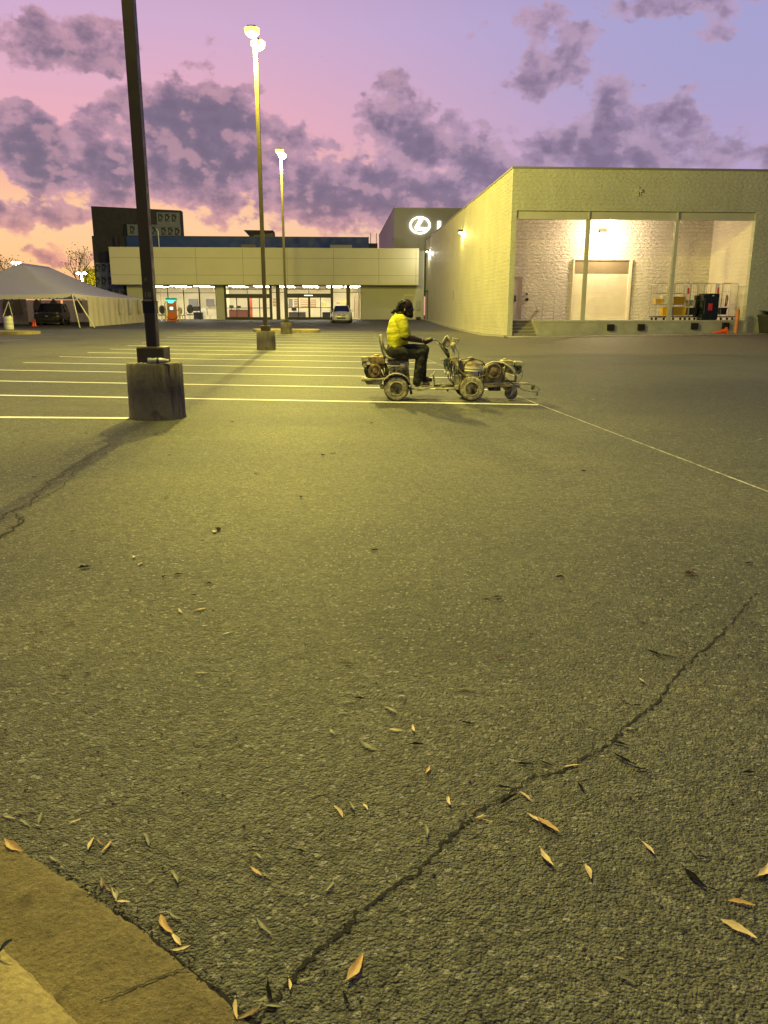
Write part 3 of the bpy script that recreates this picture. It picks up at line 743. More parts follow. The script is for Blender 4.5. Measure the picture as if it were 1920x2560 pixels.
# ---------------------------------------------------------------- far showroom building
FW = 37.5; FF = 36.0; GZ = .70
def X_(px, ly, py=760): return BP(px, py, ly)[0]
def showroom():
    r = bthing('showroom_building', 'long single storey building with a smooth pale fascia over lit glass shopfronts', 'building')
    xl = X_(320, FW); zt = 4.0
    # wall pieces (ly FW..FW+.3)
    win1 = (X_(362, FW), X_(541, FW)); ent1 = (X_(561, FW), X_(903, FW))
    m = MB(); wall_holes(m, xl, X_(1053, FW)+.2, FW, FW+.3, .2, 4.4, [(win1[0], win1[1], .2, zt-.06), (ent1[0], ent1[1], .2, zt-.06)]); m.build('wall', 'recess_wall', r)
    MB().box(xl, xl+.3, FW+.3, FW+14, .2, 4.4).build('end_wall', 'recess_wall', r)
    # fascia
    fl = X_(275, FF, 660); fr = X_(1047, FF, 660)
    m = MB(); m.box(fl, fr, FF, FW+1.2, 3.95, 7.13); m.build('fascia', 'fascia', r)
    m = MB()
    for px in (490, 607, 718, 834, 947, 1040):
        x = X_(px, FF, 660); m.box(x-.012, x+.012, FF-.004, FF-.0005, 3.96, 7.12)
    for py in (645, 688): m.box(fl, fr, FF-.0045, FF-.0008, BP(600, py, FF)[1]-.012, BP(600, py, FF)[1]+.012)
    m.build('panel_joint', 'seam', r)
    m = MB(); m.box(fl-.02, fr+.02, FF-.02, FF+.25, 7.131, 7.19); m.build('coping', 'fascia', r)
    MB().box(fl, 0, FW+1.21, FW+30, 6.6, 6.9).build('roof', 'roof_grey', r)
    # lit return strip next to the block wall and pilasters
    MB().box(fr+.02, -.05, FW-.02, FW-.001, .2, 7.1).build('return_wall', 'recess_wall', r)
    # frames and glass
    z0 = GZ
    def bay(name, px0, px1, mull, rails, fr_w=.05, head=None, sill=.08, thick=.05):
        a, b = X_(px0, FW), X_(px1, FW); m = MB(); y0, y1 = FW+.08, FW+.08+thick*2
        top = zt-.06
        m.box(a, a+fr_w, y0, y1, z0, top); m.box(b-fr_w, b, y0, y1, z0, top); m.box(a+fr_w, b-fr_w, y0, y1, z0, z0+sill); m.box(a+fr_w, b-fr_w, y0, y1, top-.07, top)
        for q in mull:
            px, w = q[:2]; x = X_(px, FW); lo, hi = (q[2], q[3]) if len(q) > 2 else (z0+sill, top-.07); m.box(x-w/2, x+w/2, y0-.004, y1+.004, lo, hi)
        for (py, w) in rails:
            z = BP((px0+px1)/2, py, FW)[1]; m.box(a+fr_w, b-fr_w, y0-.002, y1+.002, z-w/2, z+w/2)
        o = m.build(name, 'frame_black', r)
        MB().box(a+fr_w, b-fr_w, FW+.12, FW+.13, z0+sill, top-.07).build('pane', 'glass', o)
        return o
    bay('window', 362, 541, [(420.6, .06), (459.7, .06), (499, .10)], [(732, .05)])
    bay('entrance_door', 561, 679, [(591.5, .08, z0+.1, 3.0), (621, .20, z0+.1, 2.9), (648.5, .08, z0+.1, 3.0), (619, .05, 3.1, 3.9)], [(722.5, .08), (740, .38), (770, .06)], .20, sill=.32)
    bay('window', 679, 714, [], [(731, .05)])
    bay('entrance_door', 714, 832, [(745.8, .08, z0+.1, 3.0), (773, .20, z0+.1, 2.9), (801.5, .08, z0+.1, 3.0), (772.7, .05, 3.1, 3.9)], [(722.5, .08), (739, .38), (769, .06)], .20, sill=.32)
    bay('window', 832, 903, [], [(730.5, .05)])
    for a, b in ((691, 700.5), (866, 875.5)):
        m = MB(); m.box(X_(a, FW), X_(b, FW), FW-.25, FW+.079, GZ, zt-.05); m.build('column', 'bronze', r)
    m = MB(); m.box(X_(896, FW), X_(899, FW), FW-.1, FW+.07, GZ, zt-.05); m.build('column', 'painted_steel', r)
    # service door on the right
    d = MB().box(X_(1011, FW), X_(1034, FW), FW-.03, FW-.001, GZ, BP(1020, 740, FW)[1]).build('service_door', 'recess_wall', r)
    zt_ = BP(1020, 736, FW)[1]
    m = MB(); m.box(X_(1009, FW), X_(1011, FW), FW-.06, FW-.0005, GZ, zt_); m.box(X_(1034, FW), X_(1036, FW), FW-.06, FW-.0005, GZ, zt_); m.box(X_(1011, FW), X_(1034, FW), FW-.06, FW-.0005, BP(1020, 740, FW)[1]+.002, zt_); m.build('frame', 'fascia', d)
    m = MB(); m.box(X_(1031, FW), X_(1033, FW), FW-.1, FW-.031, 1.7, 1.9); m.build('handle', 'black_plastic', d)
    x = X_(1047, FW); m = MB(); m.box(x-.2, x+.15, FW-.16, FW-.021, 1.65, 2.55, bev=.02); m.box(x-.16, x+.1, FW-.166, FW-.161, 1.72, 2.48); m.build('meter_box', 'dock_wall', r)
    m = MB(); m.box(x-.3, x+.12, FW-.6, FW-.25, GZ+.1, GZ+.34, bev=.05); m.build('utility_box', 'black_plastic', r)
    # soffit and light
    MB().box(fl+.05, fr-.05, FF+.02, FW+.07, 3.925, 3.949).build('soffit', 'ceiling', r)
    MB().lathe([(.0, 0), (.16, .0), (.17, .05), (.0, .05)], (X_(343, FW), FW-.02, BP(343, 792, FW)[1]), (0, -1, 0), 14).build('wall_vent', 'cap_metal', r)
    # interior shell
    a, b = xl+.3, ent1[1]+.4; D = 10
    m = MB(); m.box(a, b, FW+.3, FW+D, .40, GZ-.001); m.build('room_floor', 'room_floor', r)
    MB().box(a, b, FW+.31, FW+D, 4.05, 4.2).build('room_ceiling', 'room_ceiling', r)
    MB().box(a, b, FW+D, FW+D+.1, .4, 4.2).build('room_back_wall', 'room_wall', r)
    MB().box(b, b+.1, FW+.3, FW+D, .4, 4.2).build('room_side_wall', 'room_wall', r)
    MB().box(X_(550, FW)-.1, X_(550, FW)+.1, FW+.3, FW+6, .7, 4.04).build('room_partition', 'room_wall', r)
    return r, xl, fl, fr
shr, XL, FLX, FRX = showroom()
def showroom_extras():
    # ceiling tubes
    first = None
    for i, x in enumerate([-26.2, -23.9, -21.6, -18.2, -15.8, -13.4, -11, -8.6, -6.8]):
        for j, ly in enumerate((38.6, 41.2, 44.)):
            t = bthing('ceiling_light', 'long white tube light on the showroom ceiling behind the glass', 'ceiling light', 'tube lights on the showroom ceiling', x, ly, 4.0)
            MB().box(-.75, .75, -.14, .14, -.035, 0).build('diffuser', 'tube_light', t)
            MB().box(-.8, .8, -.17, .17, .002, .045).build('frame', 'painted_steel', t)
    def office_chair(px, ly, s=1., lab='', m='desk_dark', rz=0.):
        x = X_(px, ly, 790); t = bthing('office_chair', lab, 'chair', None, x, ly, GZ); t.rotation_euler.z += rz
        MB().box(-.27*s, .27*s, -.25*s, .25*s, .44*s, .54*s, bev=.04).build('seat', m, t)
        mb = MB(); mb.ell((0, .24*s, .98*s), (.30*s, .07*s, .40*s), 12, 8); mb.build('backrest', m, t, smooth=True)
        mb = MB(); mb.tube([(0, 0, .08*s), (0, 0, .44*s)], .03, 6)
        for k in range(5): a = k*2*pi/5; mb.tube([(0, 0, .10*s), (.28*s*cos(a), .28*s*sin(a), .05*s)], .022, 5)
        mb.build('base', 'chrome', t)
        mb = MB(); [mb.tube([(q*.3*s, .18*s, .5*s), (q*.32*s, .0, .72*s), (q*.3*s, -.2*s, .72*s)], .025, 5) for q in (-1, 1)]; mb.build('armrest', m, t)
    office_chair(405, 40, 1.05, 'black office chair with tall back seen through the shopfront left of the charging station')
    office_chair(475, 40, 1.1, 'dark rounded office chair between the desk and the second shopfront pane')
    office_chair(456, 41.5, .95, 'pale grey chair behind the yellow bollards in the shopfront', 'panel_grey', 1.)
    office_chair(525, 40.5, .9, 'small white chair near the shopfront pier', 'white_plastic', 2.)
    office_chair(512, 42, .9, 'white chair further inside behind the right shopfront pane', 'white_plastic', .5)
    def desk(px0, px1, ly, h, m, lab, name='desk', cat='desk', d=.7):
        x0, x1 = X_(px0, ly, 790), X_(px1, ly, 790); t = bthing(name, lab, cat, None, (x0+x1)/2, ly, GZ); w = (x1-x0)/2
        MB().box(-w, w, 0, d, h-.05, h).build('top', m, t)
        MB().box(-w+.03, w-.03, .08, .11, .1, h-.051).build('front_panel', m, t)
        for q in (-1, 1): MB().box(q*w-.03*(q+1)+.0, q*w-.03*(q-1), .03, d-.03, 0, h-.051).build('side_panel', m, t)
        return t
    desk(484, 506, 41.5, .78, 'desk_dark', 'dark desk under the monitor in the left showroom window')
    desk(572, 620, 43, 1.05, 'desk_brown', 'long reddish brown counter behind the left entrance doors', 'counter', 'counter')
    desk(722, 764, 40.5, .8, 'panel_grey', 'low grey counter behind the right entrance doors', 'counter', 'counter')
    desk(806, 826, 41, .8, 'desk_dark', 'dark low desk beside the white hatchback, inside the glass', 'desk', 'desk')
    def monitor(px, ly, z, w, lab):
        t = bthing('monitor', lab, 'monitor', None, X_(px, ly, 790), ly+.3, GZ+z)
        MB().box(-w/2, w/2, 0, .04, .12, .12+w*.62, bev=.01).build('screen', 'desk_dark', t); MB().box(-.03, .03, .02, .05, .02, .12).build('stand', 'desk_dark', t); MB().box(-.12, .12, -.06, .12, 0, .02).build('foot', 'desk_dark', t)
    monitor(492, 41.5, .78, .75, 'large black monitor on the dark desk in the left showroom window')
    monitor(578, 43, 1.05, .5, 'black monitor at the left end of the brown counter')
    monitor(597, 43, 1.05, .42, 'small black monitor on the middle of the brown counter')
    monitor(735, 40.5, .8, .5, 'black monitor on the grey counter')
    def panel(px0, py0, px1, py1, ly, m, lab, name, cat, sub=None):
        (a, zt), (b, zb) = BP(px0, py0, ly), BP(px1, py1, ly)
        t = bthing(name, lab, cat, None, (a+b)/2, ly, zb)
        MB().box((a-b)/2, (b-a)/2, -.02, .04, 0, zt-zb, bev=.005).build('board', m, t)
        if sub:
            mm = MB()
            for k in range(sub): q = (zt-zb)*(k+.7)/(sub+.4); mm.box((a-b)/2*.85, (b-a)/2*.85, -.035, -.021, q, q+.05)
            mm.build('shelf_line', 'room_wall', t)
    panel(471, 747, 496, 765, 46.5, 'panel_grey', 'grey hanging blind on the back wall above the black monitor', 'blind', 'blind')
    panel(515, 747, 536, 765, 47, 'panel_grey', 'grey panel on the back wall at the right end of the left window', 'blind', 'blind')
    panel(380, 722, 385, 798, 42, 'panel_tan', 'narrow tan curtain at the left end of the shopfront', 'curtain', 'curtain')
    panel(389, 722, 393.5, 798, 42.4, 'panel_grey', 'narrow grey curtain, second from the left end of the shopfront', 'curtain', 'curtain')
    panel(401, 722, 405, 798, 42.2, 'panel_tan', 'tan curtain above the black office chair', 'curtain', 'curtain')
    panel(623, 744, 632, 797, 42, 'kiosk_red', 'tall orange and red kiosk behind the left entrance doors', 'kiosk', 'kiosk')
    panel(682, 746, 690, 766, 44, 'panel_tan', 'tan rack panel left of the bronze column', 'panel', 'panel', 2)
    panel(721, 747, 732, 768, 43, 'panel_grey', 'dark grey cabinet behind the right doors at their left edge', 'cabinet', 'cabinet')
    panel(735, 747, 745, 768, 44, 'panel_tan', 'tan shelving rack next to the dark cabinet', 'shelf', 'shelf', 3)
    panel(751, 747, 771, 768, 44.5, 'panel_tan', 'wide tan shelf rack left of the door centre', 'shelf', 'shelf', 4)
    panel(776, 747, 790, 768, 44.2, 'panel_tan', 'tan shelf rack right of the door centre', 'shelf', 'shelf', 4)
    panel(804, 756, 816, 766, 45.5, 'poster_yellow', 'yellow framed poster behind the right entrance doors', 'poster', 'poster')
    panel(841, 755, 851, 761, 45.5, 'panel_tan', 'small tan framed board above the white hatchback', 'board', 'board')
    panel(852, 754, 866, 761, 45.6, 'poster_yellow', 'yellow wall board above the roof of the white hatchback', 'board', 'board')
    for i, px in enumerate((885, 889, 893)): panel(px, 734+4*(2-i), px+2.5, 795, 41+i*.5, 'panel_tan', ['leftmost', 'middle', 'rightmost'][i]+' of three tall tan door panels right of the white hatchback', 'panel', 'panel')
    x = X_(771, FW, 738); t = bthing('door_sign', 'small white sign strip above the right entrance doors', 'sign', None, x, FW+.06, 3.02); MB().box(-.4, .4, 0, .015, -.03, .03, bev=.004).build('plate', 'sign_glow', t)
showroom_extras()

def sidewalk():
    a, b = XL-2.5, .0
    rows = []
    n = 40
    for i in range(n+1):
        lx = a+(b-a)*i/n; rows.append([tuple(W(lx, y)[:2])+(z,) for y, z in ((34.3, .3), (34.3, .66), (34.36, .685), (37.6, .70))])
    struct(MB().grid(rows).build('pavement', 'sidewalk'))
sidewalk()

# ---------------------------------------------------------------- dark tower with wrap, blue parapet, sign tower
def back_tower():
    r = bthing('unfinished_tower', 'tall dark charcoal building block with patches of pale printed wrap', 'building')
    ly = 39.; xa = X_(222.4, ly, 513); xb = X_(451, ly, 560); zt = BP(222.4, 513, ly)[1]; zr = BP(449, 524, ly)[1]
    m = MB()
    m.prism([(xa, 4.3), (xa, zt), (xb, zr), (xb, 4.3)], ly+.6, ly+1.6); m.box(xa, XL-.05, ly+.6, ly+14, -.2, 4.299); m.build('block', 'charcoal', r)
    # the front skin stops at the right of the showroom end wall
    MB().box(xa, XL-.05, ly, ly+.599, .2, BP(300, 590, ly)[1]).build('lower_skin', 'charcoal', r)
    MB().box(X_(303, ly)-.0, X_(303, ly)+.3, ly-.6, ly+.599, 7.0, BP(303, 591, ly)[1]-.01).build('dark_return', 'charcoal', r)  # charcoal return box beside the left end of the blue parapet
    def wrap(px0, py0, px1, py1, l, marks):
        a, zt = BP(px0, py0, l); b, zb = BP(px1, py1, l)
        w = MB().box(a, b, l-.012, l-.001, zb, zt).build('wrap_sheet', 'wrap', r)
        for (mx, my) in marks:
            mm = MB(); s_ = .30; x, z = BP(mx, my, l)
            P = [(-.5, 1.0), (-.5, -1.0), (.62, .0)]; P = [(x+p*s_, z+q*s_*1.1) for p, q in P]
            Q = P+[P[0]]
            for (p, q) in zip(Q, Q[1:]): mm.tube([(p[0], l-.02, p[1]), (q[0], l-.02, q[1])], .045, 4)
            mm.tube([(x-.15*s_, l-.02, z+1.05*s_), (x+.8*s_, l-.02, z+.25*s_)], .035, 4)
            mm.tube([(x+.2*s_, l-.02, z+1.1*s_), (x+.75*s_, l-.02, z+1.05*s_)], .03, 4)
            mm.tube([(x-.1*s_, l-.02, z-1.1*s_), (x+.6*s_, l-.02, z-1.0*s_)], .03, 4)
            mm.build('printed_mark', 'wrap_mark', w)
    l2 = ly+.6
    wrap(391, 531, 451, 568, l2-.03, [(401, 544), (418, 544), (435, 545)])
    wrap(317, 561, 453, 592, l2-.05, [(331, 574), (383, 576), (409, 578), (426, 578), (443, 579)])
    wrap(238, 657, X_ and 316, 800, ly-.0, [(245, 670), (260, 669), (277, 671), (244, 702), (260, 702), (276, 702), (276, 731), (292, 734), (307, 737), (276, 760), (292, 762), (307, 762)])
    MB().prism([(X_(314, l2, 590), BP(314, 591, l2)[1]), (X_(318, l2, 590), BP(318, 560, l2)[1]), (X_(318, l2, 590), BP(318, 591, l2)[1])], l2-.5, l2-.06).build('return_edge', 'frame_black', r)
back_tower()
def parapet():
    r = bthing('blue_parapet', 'dark blue sheathed parapet wall along the showroom roof', 'parapet wall')
    l = 39.; a = X_(304, l, 600); b = X_(922, l, 600); zt = BP(600, 592.5, l)[1]
    MB().box(a+.3, b, l, l+.4, 6.9, zt).build('sheathing', 'blue_sheath', r)
    MB().box(a+.3, b+.02, l-.03, l+.43, zt+.001, zt+.06).build('cap', 'frame_black', r)
    MB().box(b+.001, X_(944, l, 600), l+.1, l+.4, 6.9, BP(930, 608, l)[1]).build('low_section', 'charcoal', r)
    for a_, b_, p in ((602, 640, 611), (825, 880, 611)):
        MB().box(X_(a_, l-.3, 610), X_(b_, l-.3, 610), l-.35, l-.001, 6.9, BP(600, p, l-.3)[1], bev=.01).build('vent_hood', 'tower_panel' if a_ > 700 else 'roof_grey', r)
    u = bthing('rooftop_unit', 'dark metal ventilation hood with a slanted left end on the roof', 'ventilation unit')
    l = 42.; P = [BP(p, q, l) for p, q in ((609, 575), (683, 576), (685, 600), (632, 600))]
    MB().prism(P, l, l+2.2).build('housing', 'charcoal', u)
    MB().prism([BP(p, q, l-.2) for p, q in ((634, 588), (684, 582), (684, 598), (634, 598))], l-.25, l-.02).build('louvre', 'roof_grey', u)
    v = bthing('vent_pipe', 'thin white pipe standing in front of the blue parapet', 'pipe'); x, z = BP(398, 620, 38.6)
    MB().tube([(x, 38.6, 6.9), (x, 38.6, BP(398, 578, 38.6)[1]), (x-.12, 38.6, BP(398, 572, 38.6)[1])], .05, 8).build('pipe', 'white_plastic', v); MB().lathe([(.1, 0), (.07, .12)], (x, 38.6, 6.9), n=8).build('flange', 'white_plastic', v)
    for px, lab in ((926.5, 'left'), (941, 'right')):
        x, z = BP(px, 608, 40.5); w = bthing('roof_rod', lab+' of two thin rods on the roof beside the sign tower', 'rod', None, x, 40.5, 6.9)
        MB().tube([(0, 0, 0), (0, 0, BP(px, 583, 40.5)[1]-6.9)], .03, 6).build('rod', 'housing', w); MB().lathe([(.12, 0), (.12, .05), (.03, .06)], (0, 0, 0), n=8).build('foot', 'housing', w)
parapet()
def sign_tower():
    r = bthing('sign_tower', 'tall pale panelled block carrying an illuminated oval emblem', 'building')
    l = 40.; a, zt = BP(986, 520.4, l); b = a+13
    MB().box(a, b, l, l+.3, 3, zt).build('front_wall', 'tower_panel', r)
    MB().box(a-.01, a+.3, l+.301, l+27, 3, zt).build('side_wall', 'tower_side', r)
    m = MB(); m.box(a-.04, b, l-.04, l+.34, zt+.001, zt+.07); m.box(a-.05, a+.34, l+.341, l+27, zt+.001, zt+.07); m.build('coping', 'tower_side', r)
    m = MB()
    for k in range(1, 5): m.box(a+k*2.4-.01, a+k*2.4+.01, l-.003, l-.0005, 7, zt)
    m.build('panel_joint', 'seam', r)
    MB().box(a-.05, a-.011, l+1.2, l+1.3, BP(986, 598, l)[1], BP(986, 593, l)[1]).build('bracket', 'frame_black', r)
    # emblem: oval ring broken at upper right, with a leaning angular stroke
    s_ = bthing('emblem_sign', 'illuminated white oval emblem with an angular stroke on the sign tower', 'sign')
    cx, cz = BP(1049.7, 563.6, l); pm = (BP(1076.2, 563.6, l)[0]-cx)/275.
    def q(x, y): return (cx+(x-930)*pm, cz-(y-660)*pm)   # traced grid -> metres on the wall
    def ringseg(a0, a1, n, w0=1.):
        out = []; inn = []
        for i in range(n+1):
            t = a0+(a1-a0)*i/n; out.append((cx+275*pm*cos(t), cz+217*pm*sin(t))); inn.append((cx+222*pm*cos(t), cz+178*pm*sin(t)))
        return out, inn
    m = MB()
    o, i_ = ringseg(radians(62), radians(-26), 22)
    for k in range(len(o)-1): m.prism([o[k], o[k+1], i_[k+1], i_[k]], l-.16, l-.04)
    o, i_ = ringseg(radians(72), radians(320), 60)
    for k in range(len(o)-1): m.prism([o[k], o[k+1], i_[k+1], i_[k]], l-.16, l-.04)
    m.prism([q(930, 450), q(1045, 458), q(915, 680), q(897, 712), q(1150, 716), q(1185, 660), q(1190, 720), q(1160, 778), q(835, 776), q(800, 735), q(800, 690), q(930, 482)], l-.165, l-.045)
    m.build('emblem_face', 'sign_glow', s_)
    m = MB(); o, i_ = ringseg(0, 2*pi, 48)
    for k in range(48): m.prism([o[k], o[k+1], i_[k+1], i_[k]], l-.04, l-.002)
    m.build('emblem_back', 'sign_return', s_)
    # sign letter, mostly hidden by the block building in front
    t = bthing('letter_sign', 'illuminated white capital letter beside the emblem, mostly hidden by the block roofline', 'sign')
    x0, z1 = BP(1093, 553, l); x1 = BP(1102, 553, l)[0]; hh = 1.25
    MB().prism([(x0, z1), (x1, z1), (x1, z1-hh+.28), (x1+.62, z1-hh+.28), (x1+.62, z1-hh), (x0, z1-hh)], l-.16, l-.04).build('letter', 'sign_glow', t)
    MB().prism([(x0-.02, z1+.02), (x1+.02, z1+.02), (x1+.02, z1-hh+.30), (x1+.64, z1-hh+.30), (x1+.64, z1-hh-.02), (x0-.02, z1-hh-.02)], l-.039, l-.002).build('letter_back', 'sign_return', t)
sign_tower()
#PART3
# ================================================================ lot lamps on concrete pedestals
def lamp_pole(px, py, dy, label, number=None, lamp_w=LAMP_W, ztop=10.1, ped_r=.325, litter=False):
    p = G(px, py); x, y = p.x*(1+dy/p.y), p.y+dy; z = g(x, y)
    t = empty('lot_lamp', (x, y, z), 0, label, 'street lamp', 'tall parking lot lamps on concrete pedestals')
    MB().lathe([(ped_r+.004, -.1), (ped_r+.006, .0), (ped_r, .03), (ped_r-.004, .33), (ped_r-.006, .615), (ped_r-.02, .64), (0.2, .642)], (0, 0, 0), n=40).build('pedestal', 'pedestal', t, smooth='auto')
    MB().box(-.155, .155, -.155, .155, .643, .825, bev=.02).build('base_cover', 'pole_paint', t)
    m = MB(); w = .062
    m.b.free(); m.b = bmesh.new(); m.box(-w, w, -w, w, .826, ztop, bev=.008); po = m.build('pole', 'pole_paint', t)
    if number:
        m = MB(); m.box(-w-.012, w+.012, -w-.012, w+.012, 1.32, 1.335); m.box(-w-.006, w+.006, -w-.006, w+.006, 1.20, 1.319); m.build('clamp', 'pole_dark', po)
        m = MB(); m.box(-.04, .04, -w-.035, -w-.013, 1.335, 1.352); m.build('clamp_bolt', 'cap_metal', po)
        Mx = lambda zz: Matrix.Translation((-.005, -w-.0015, zz)) @ Matrix.Rotation(pi/2, 4, 'X')
        text_mesh('stencil_number', number, .085, 'stencil', po, Mx(1.40), .001)
        text_mesh('stencil_letter', 'K', .07, 'seam', po, Mx(1.565), .001)
    MB().box(-.035, .035, -.42, .42, ztop-.12, ztop-.05).build('arm', 'pole_paint', t)
    for s in (-1, 1):
        h = MB().box(-.13, .13, s*.42 if s > 0 else -.74, .74 if s > 0 else -.42, ztop-.10, ztop-.03, bev=.02).build('lamp_head', 'housing', t)
        MB().lathe([(.0, -.24), (.14, -.21), (.22, -.12), (.24, 0)], (0, s*.61, ztop-.10), n=18).build('lens', 'lamp_lens', h, smooth=True)
        MB().ell((0, s*.61, ztop-.32), (.08, .08, .05), 12, 8).build('lamp_core', 'lamp_core', h, smooth=True)
        ld = bpy.data.lights.new('bulb', 'POINT'); ld.energy = lamp_w/2; ld.color = LAMP_C; ld.shadow_soft_size = .09
        lo = bpy.data.objects.new('bulb', ld); COL.objects.link(lo); lo.parent = h; lo.location = (0, s*.61, ztop-.55)
    return t
LAMP_C = (1., .86, .15)
LP1 = lamp_pole(396, 1052, .32, 'nearest lot lamp, dark square pole rising out of frame above a stained round pedestal', '18', LAMP_W*.70)
LP2 = lamp_pole(666, 876, .33, 'tall glowing lot lamp amid the striped stalls, the higher of the two lit ones', lamp_w=LAMP_W*1.15, ztop=9.83)
LP3 = lamp_pole(716, 835.5, .33, 'farther glowing yellow lot lamp standing in front of the yellow kerb island', lamp_w=LAMP_W*1.15, ztop=9.85)
def far_lamp(px, py, Y, label, pw):
    d = ray(px, py); t_ = Y/d.y; x, z = d.x*t_, H+d.z*t_
    t = empty('distant_lamp', (x, Y, g(x, Y)), 0, label, 'street lamp'); zz = z-g(x, Y)
    MB().tube([(0, 0, 0), (0, 0, zz)], .09, 8).build('pole', 'white_plastic', t)
    for s in (-1, 1):
        MB().box(s*.32-.26, s*.32+.26, -.22, .22, zz+.14, zz+.24, bev=.03).build('lamp_head', 'housing', t)
        MB().ell((s*.36, 0, zz+.02), (.24, .2, .12), 12, 8).build('lens', 'wall_lens', t, smooth=True)
    ld = bpy.data.lights.new('bulb', 'POINT'); ld.energy = pw; ld.color = (1, .85, .25); ld.shadow_soft_size = .3
    lo = bpy.data.objects.new('bulb', ld); COL.objects.link(lo); lo.parent = t; lo.location = (0, -.2, zz-.55)
far_lamp(40, 657, 108, 'distant white lamp above the left peak of the tent', 2500)
far_lamp(204, 684, 95, 'distant lamp lighting the yellow tree behind the tent', 3800)

def bottle():
    p = LP1.location; t = empty('plastic_bottle', (p.x+.10, p.y-.235, p.z+.642+.034), radians(4), 'clear plastic bottle lying on the nearest concrete pedestal', 'bottle')
    MB().lathe([(.006, -.105), (.030, -.10), (.032, -.07), (.026, -.045), (.032, -.02), (.032, .05), (.022, .085), (.013, .105), (.013, .12)], (0, 0, 0), (1, 0, 0), 14).build('bottle_body', 'bottle', t, smooth=True)
    MB().lathe([(.0325, -.012), (.0328, .012)], (.012, 0, 0), (1, 0, 0), 14).build('label_band', 'bottle_label', t, smooth=True)
    MB().lathe([(.015, .118), (.015, .135)], (0, 0, 0), (1, 0, 0), 10).build('bottle_cap', 'white_plastic', t)
    u = empty('paper_scrap', (p.x-.08, p.y-.27, p.z+.644), 0, 'crumpled white paper scrap on the pedestal rim left of the bottle', 'litter')
    m = MB(); rnd = random.Random(2)
    m.grid([[(-.05+i*.02, -.015+j*.012, .004+rnd.uniform(0, .008)) for j in range(4)] for i in range(7)]); m.build('scrap', 'paper_white', u)
bottle()

# ---------------------------------------------------------------- raised islands
def island(pts, h, m, name='island_kerb'):
    cx = sum(p.x for p in pts)/len(pts); cy = sum(p.y for p in pts)/len(pts)
    bm = MB(); rows = []
    for k, (sc_, z) in enumerate(((1., -.05), (1., h-.02), (.985, h), (.0, h))):
        rows.append([(cx+(p.x-cx)*sc_, cy+(p.y-cy)*sc_, g(cx+(p.x-cx)*sc_, cy+(p.y-cy)*sc_)+z) for p in pts+[pts[0]]])
    return struct(bm.grid(rows).build(name, m))
def rr(x0, x1, y0, y1, r=.8):
    out = []
    for cx, cy, a0 in ((x1-r, y0+r, -90), (x1-r, y1-r, 0), (x0+r, y1-r, 90), (x0+r, y0+r, 180)):
        for i in range(5): a = radians(a0+i*22.5); out.append(Vector((cx+r*cos(a), cy+r*sin(a), 0)))
    return out
a = G(794, 832); b = G(640, 832); c = G(0, 838)
island(rr(b.x-.5, a.x, a.y+.4, a.y+2.6), .16, 'curb')
d_ = G(66, 837); island(rr(-60, d_.x, d_.y, d_.y+2.4), .16, 'curb')

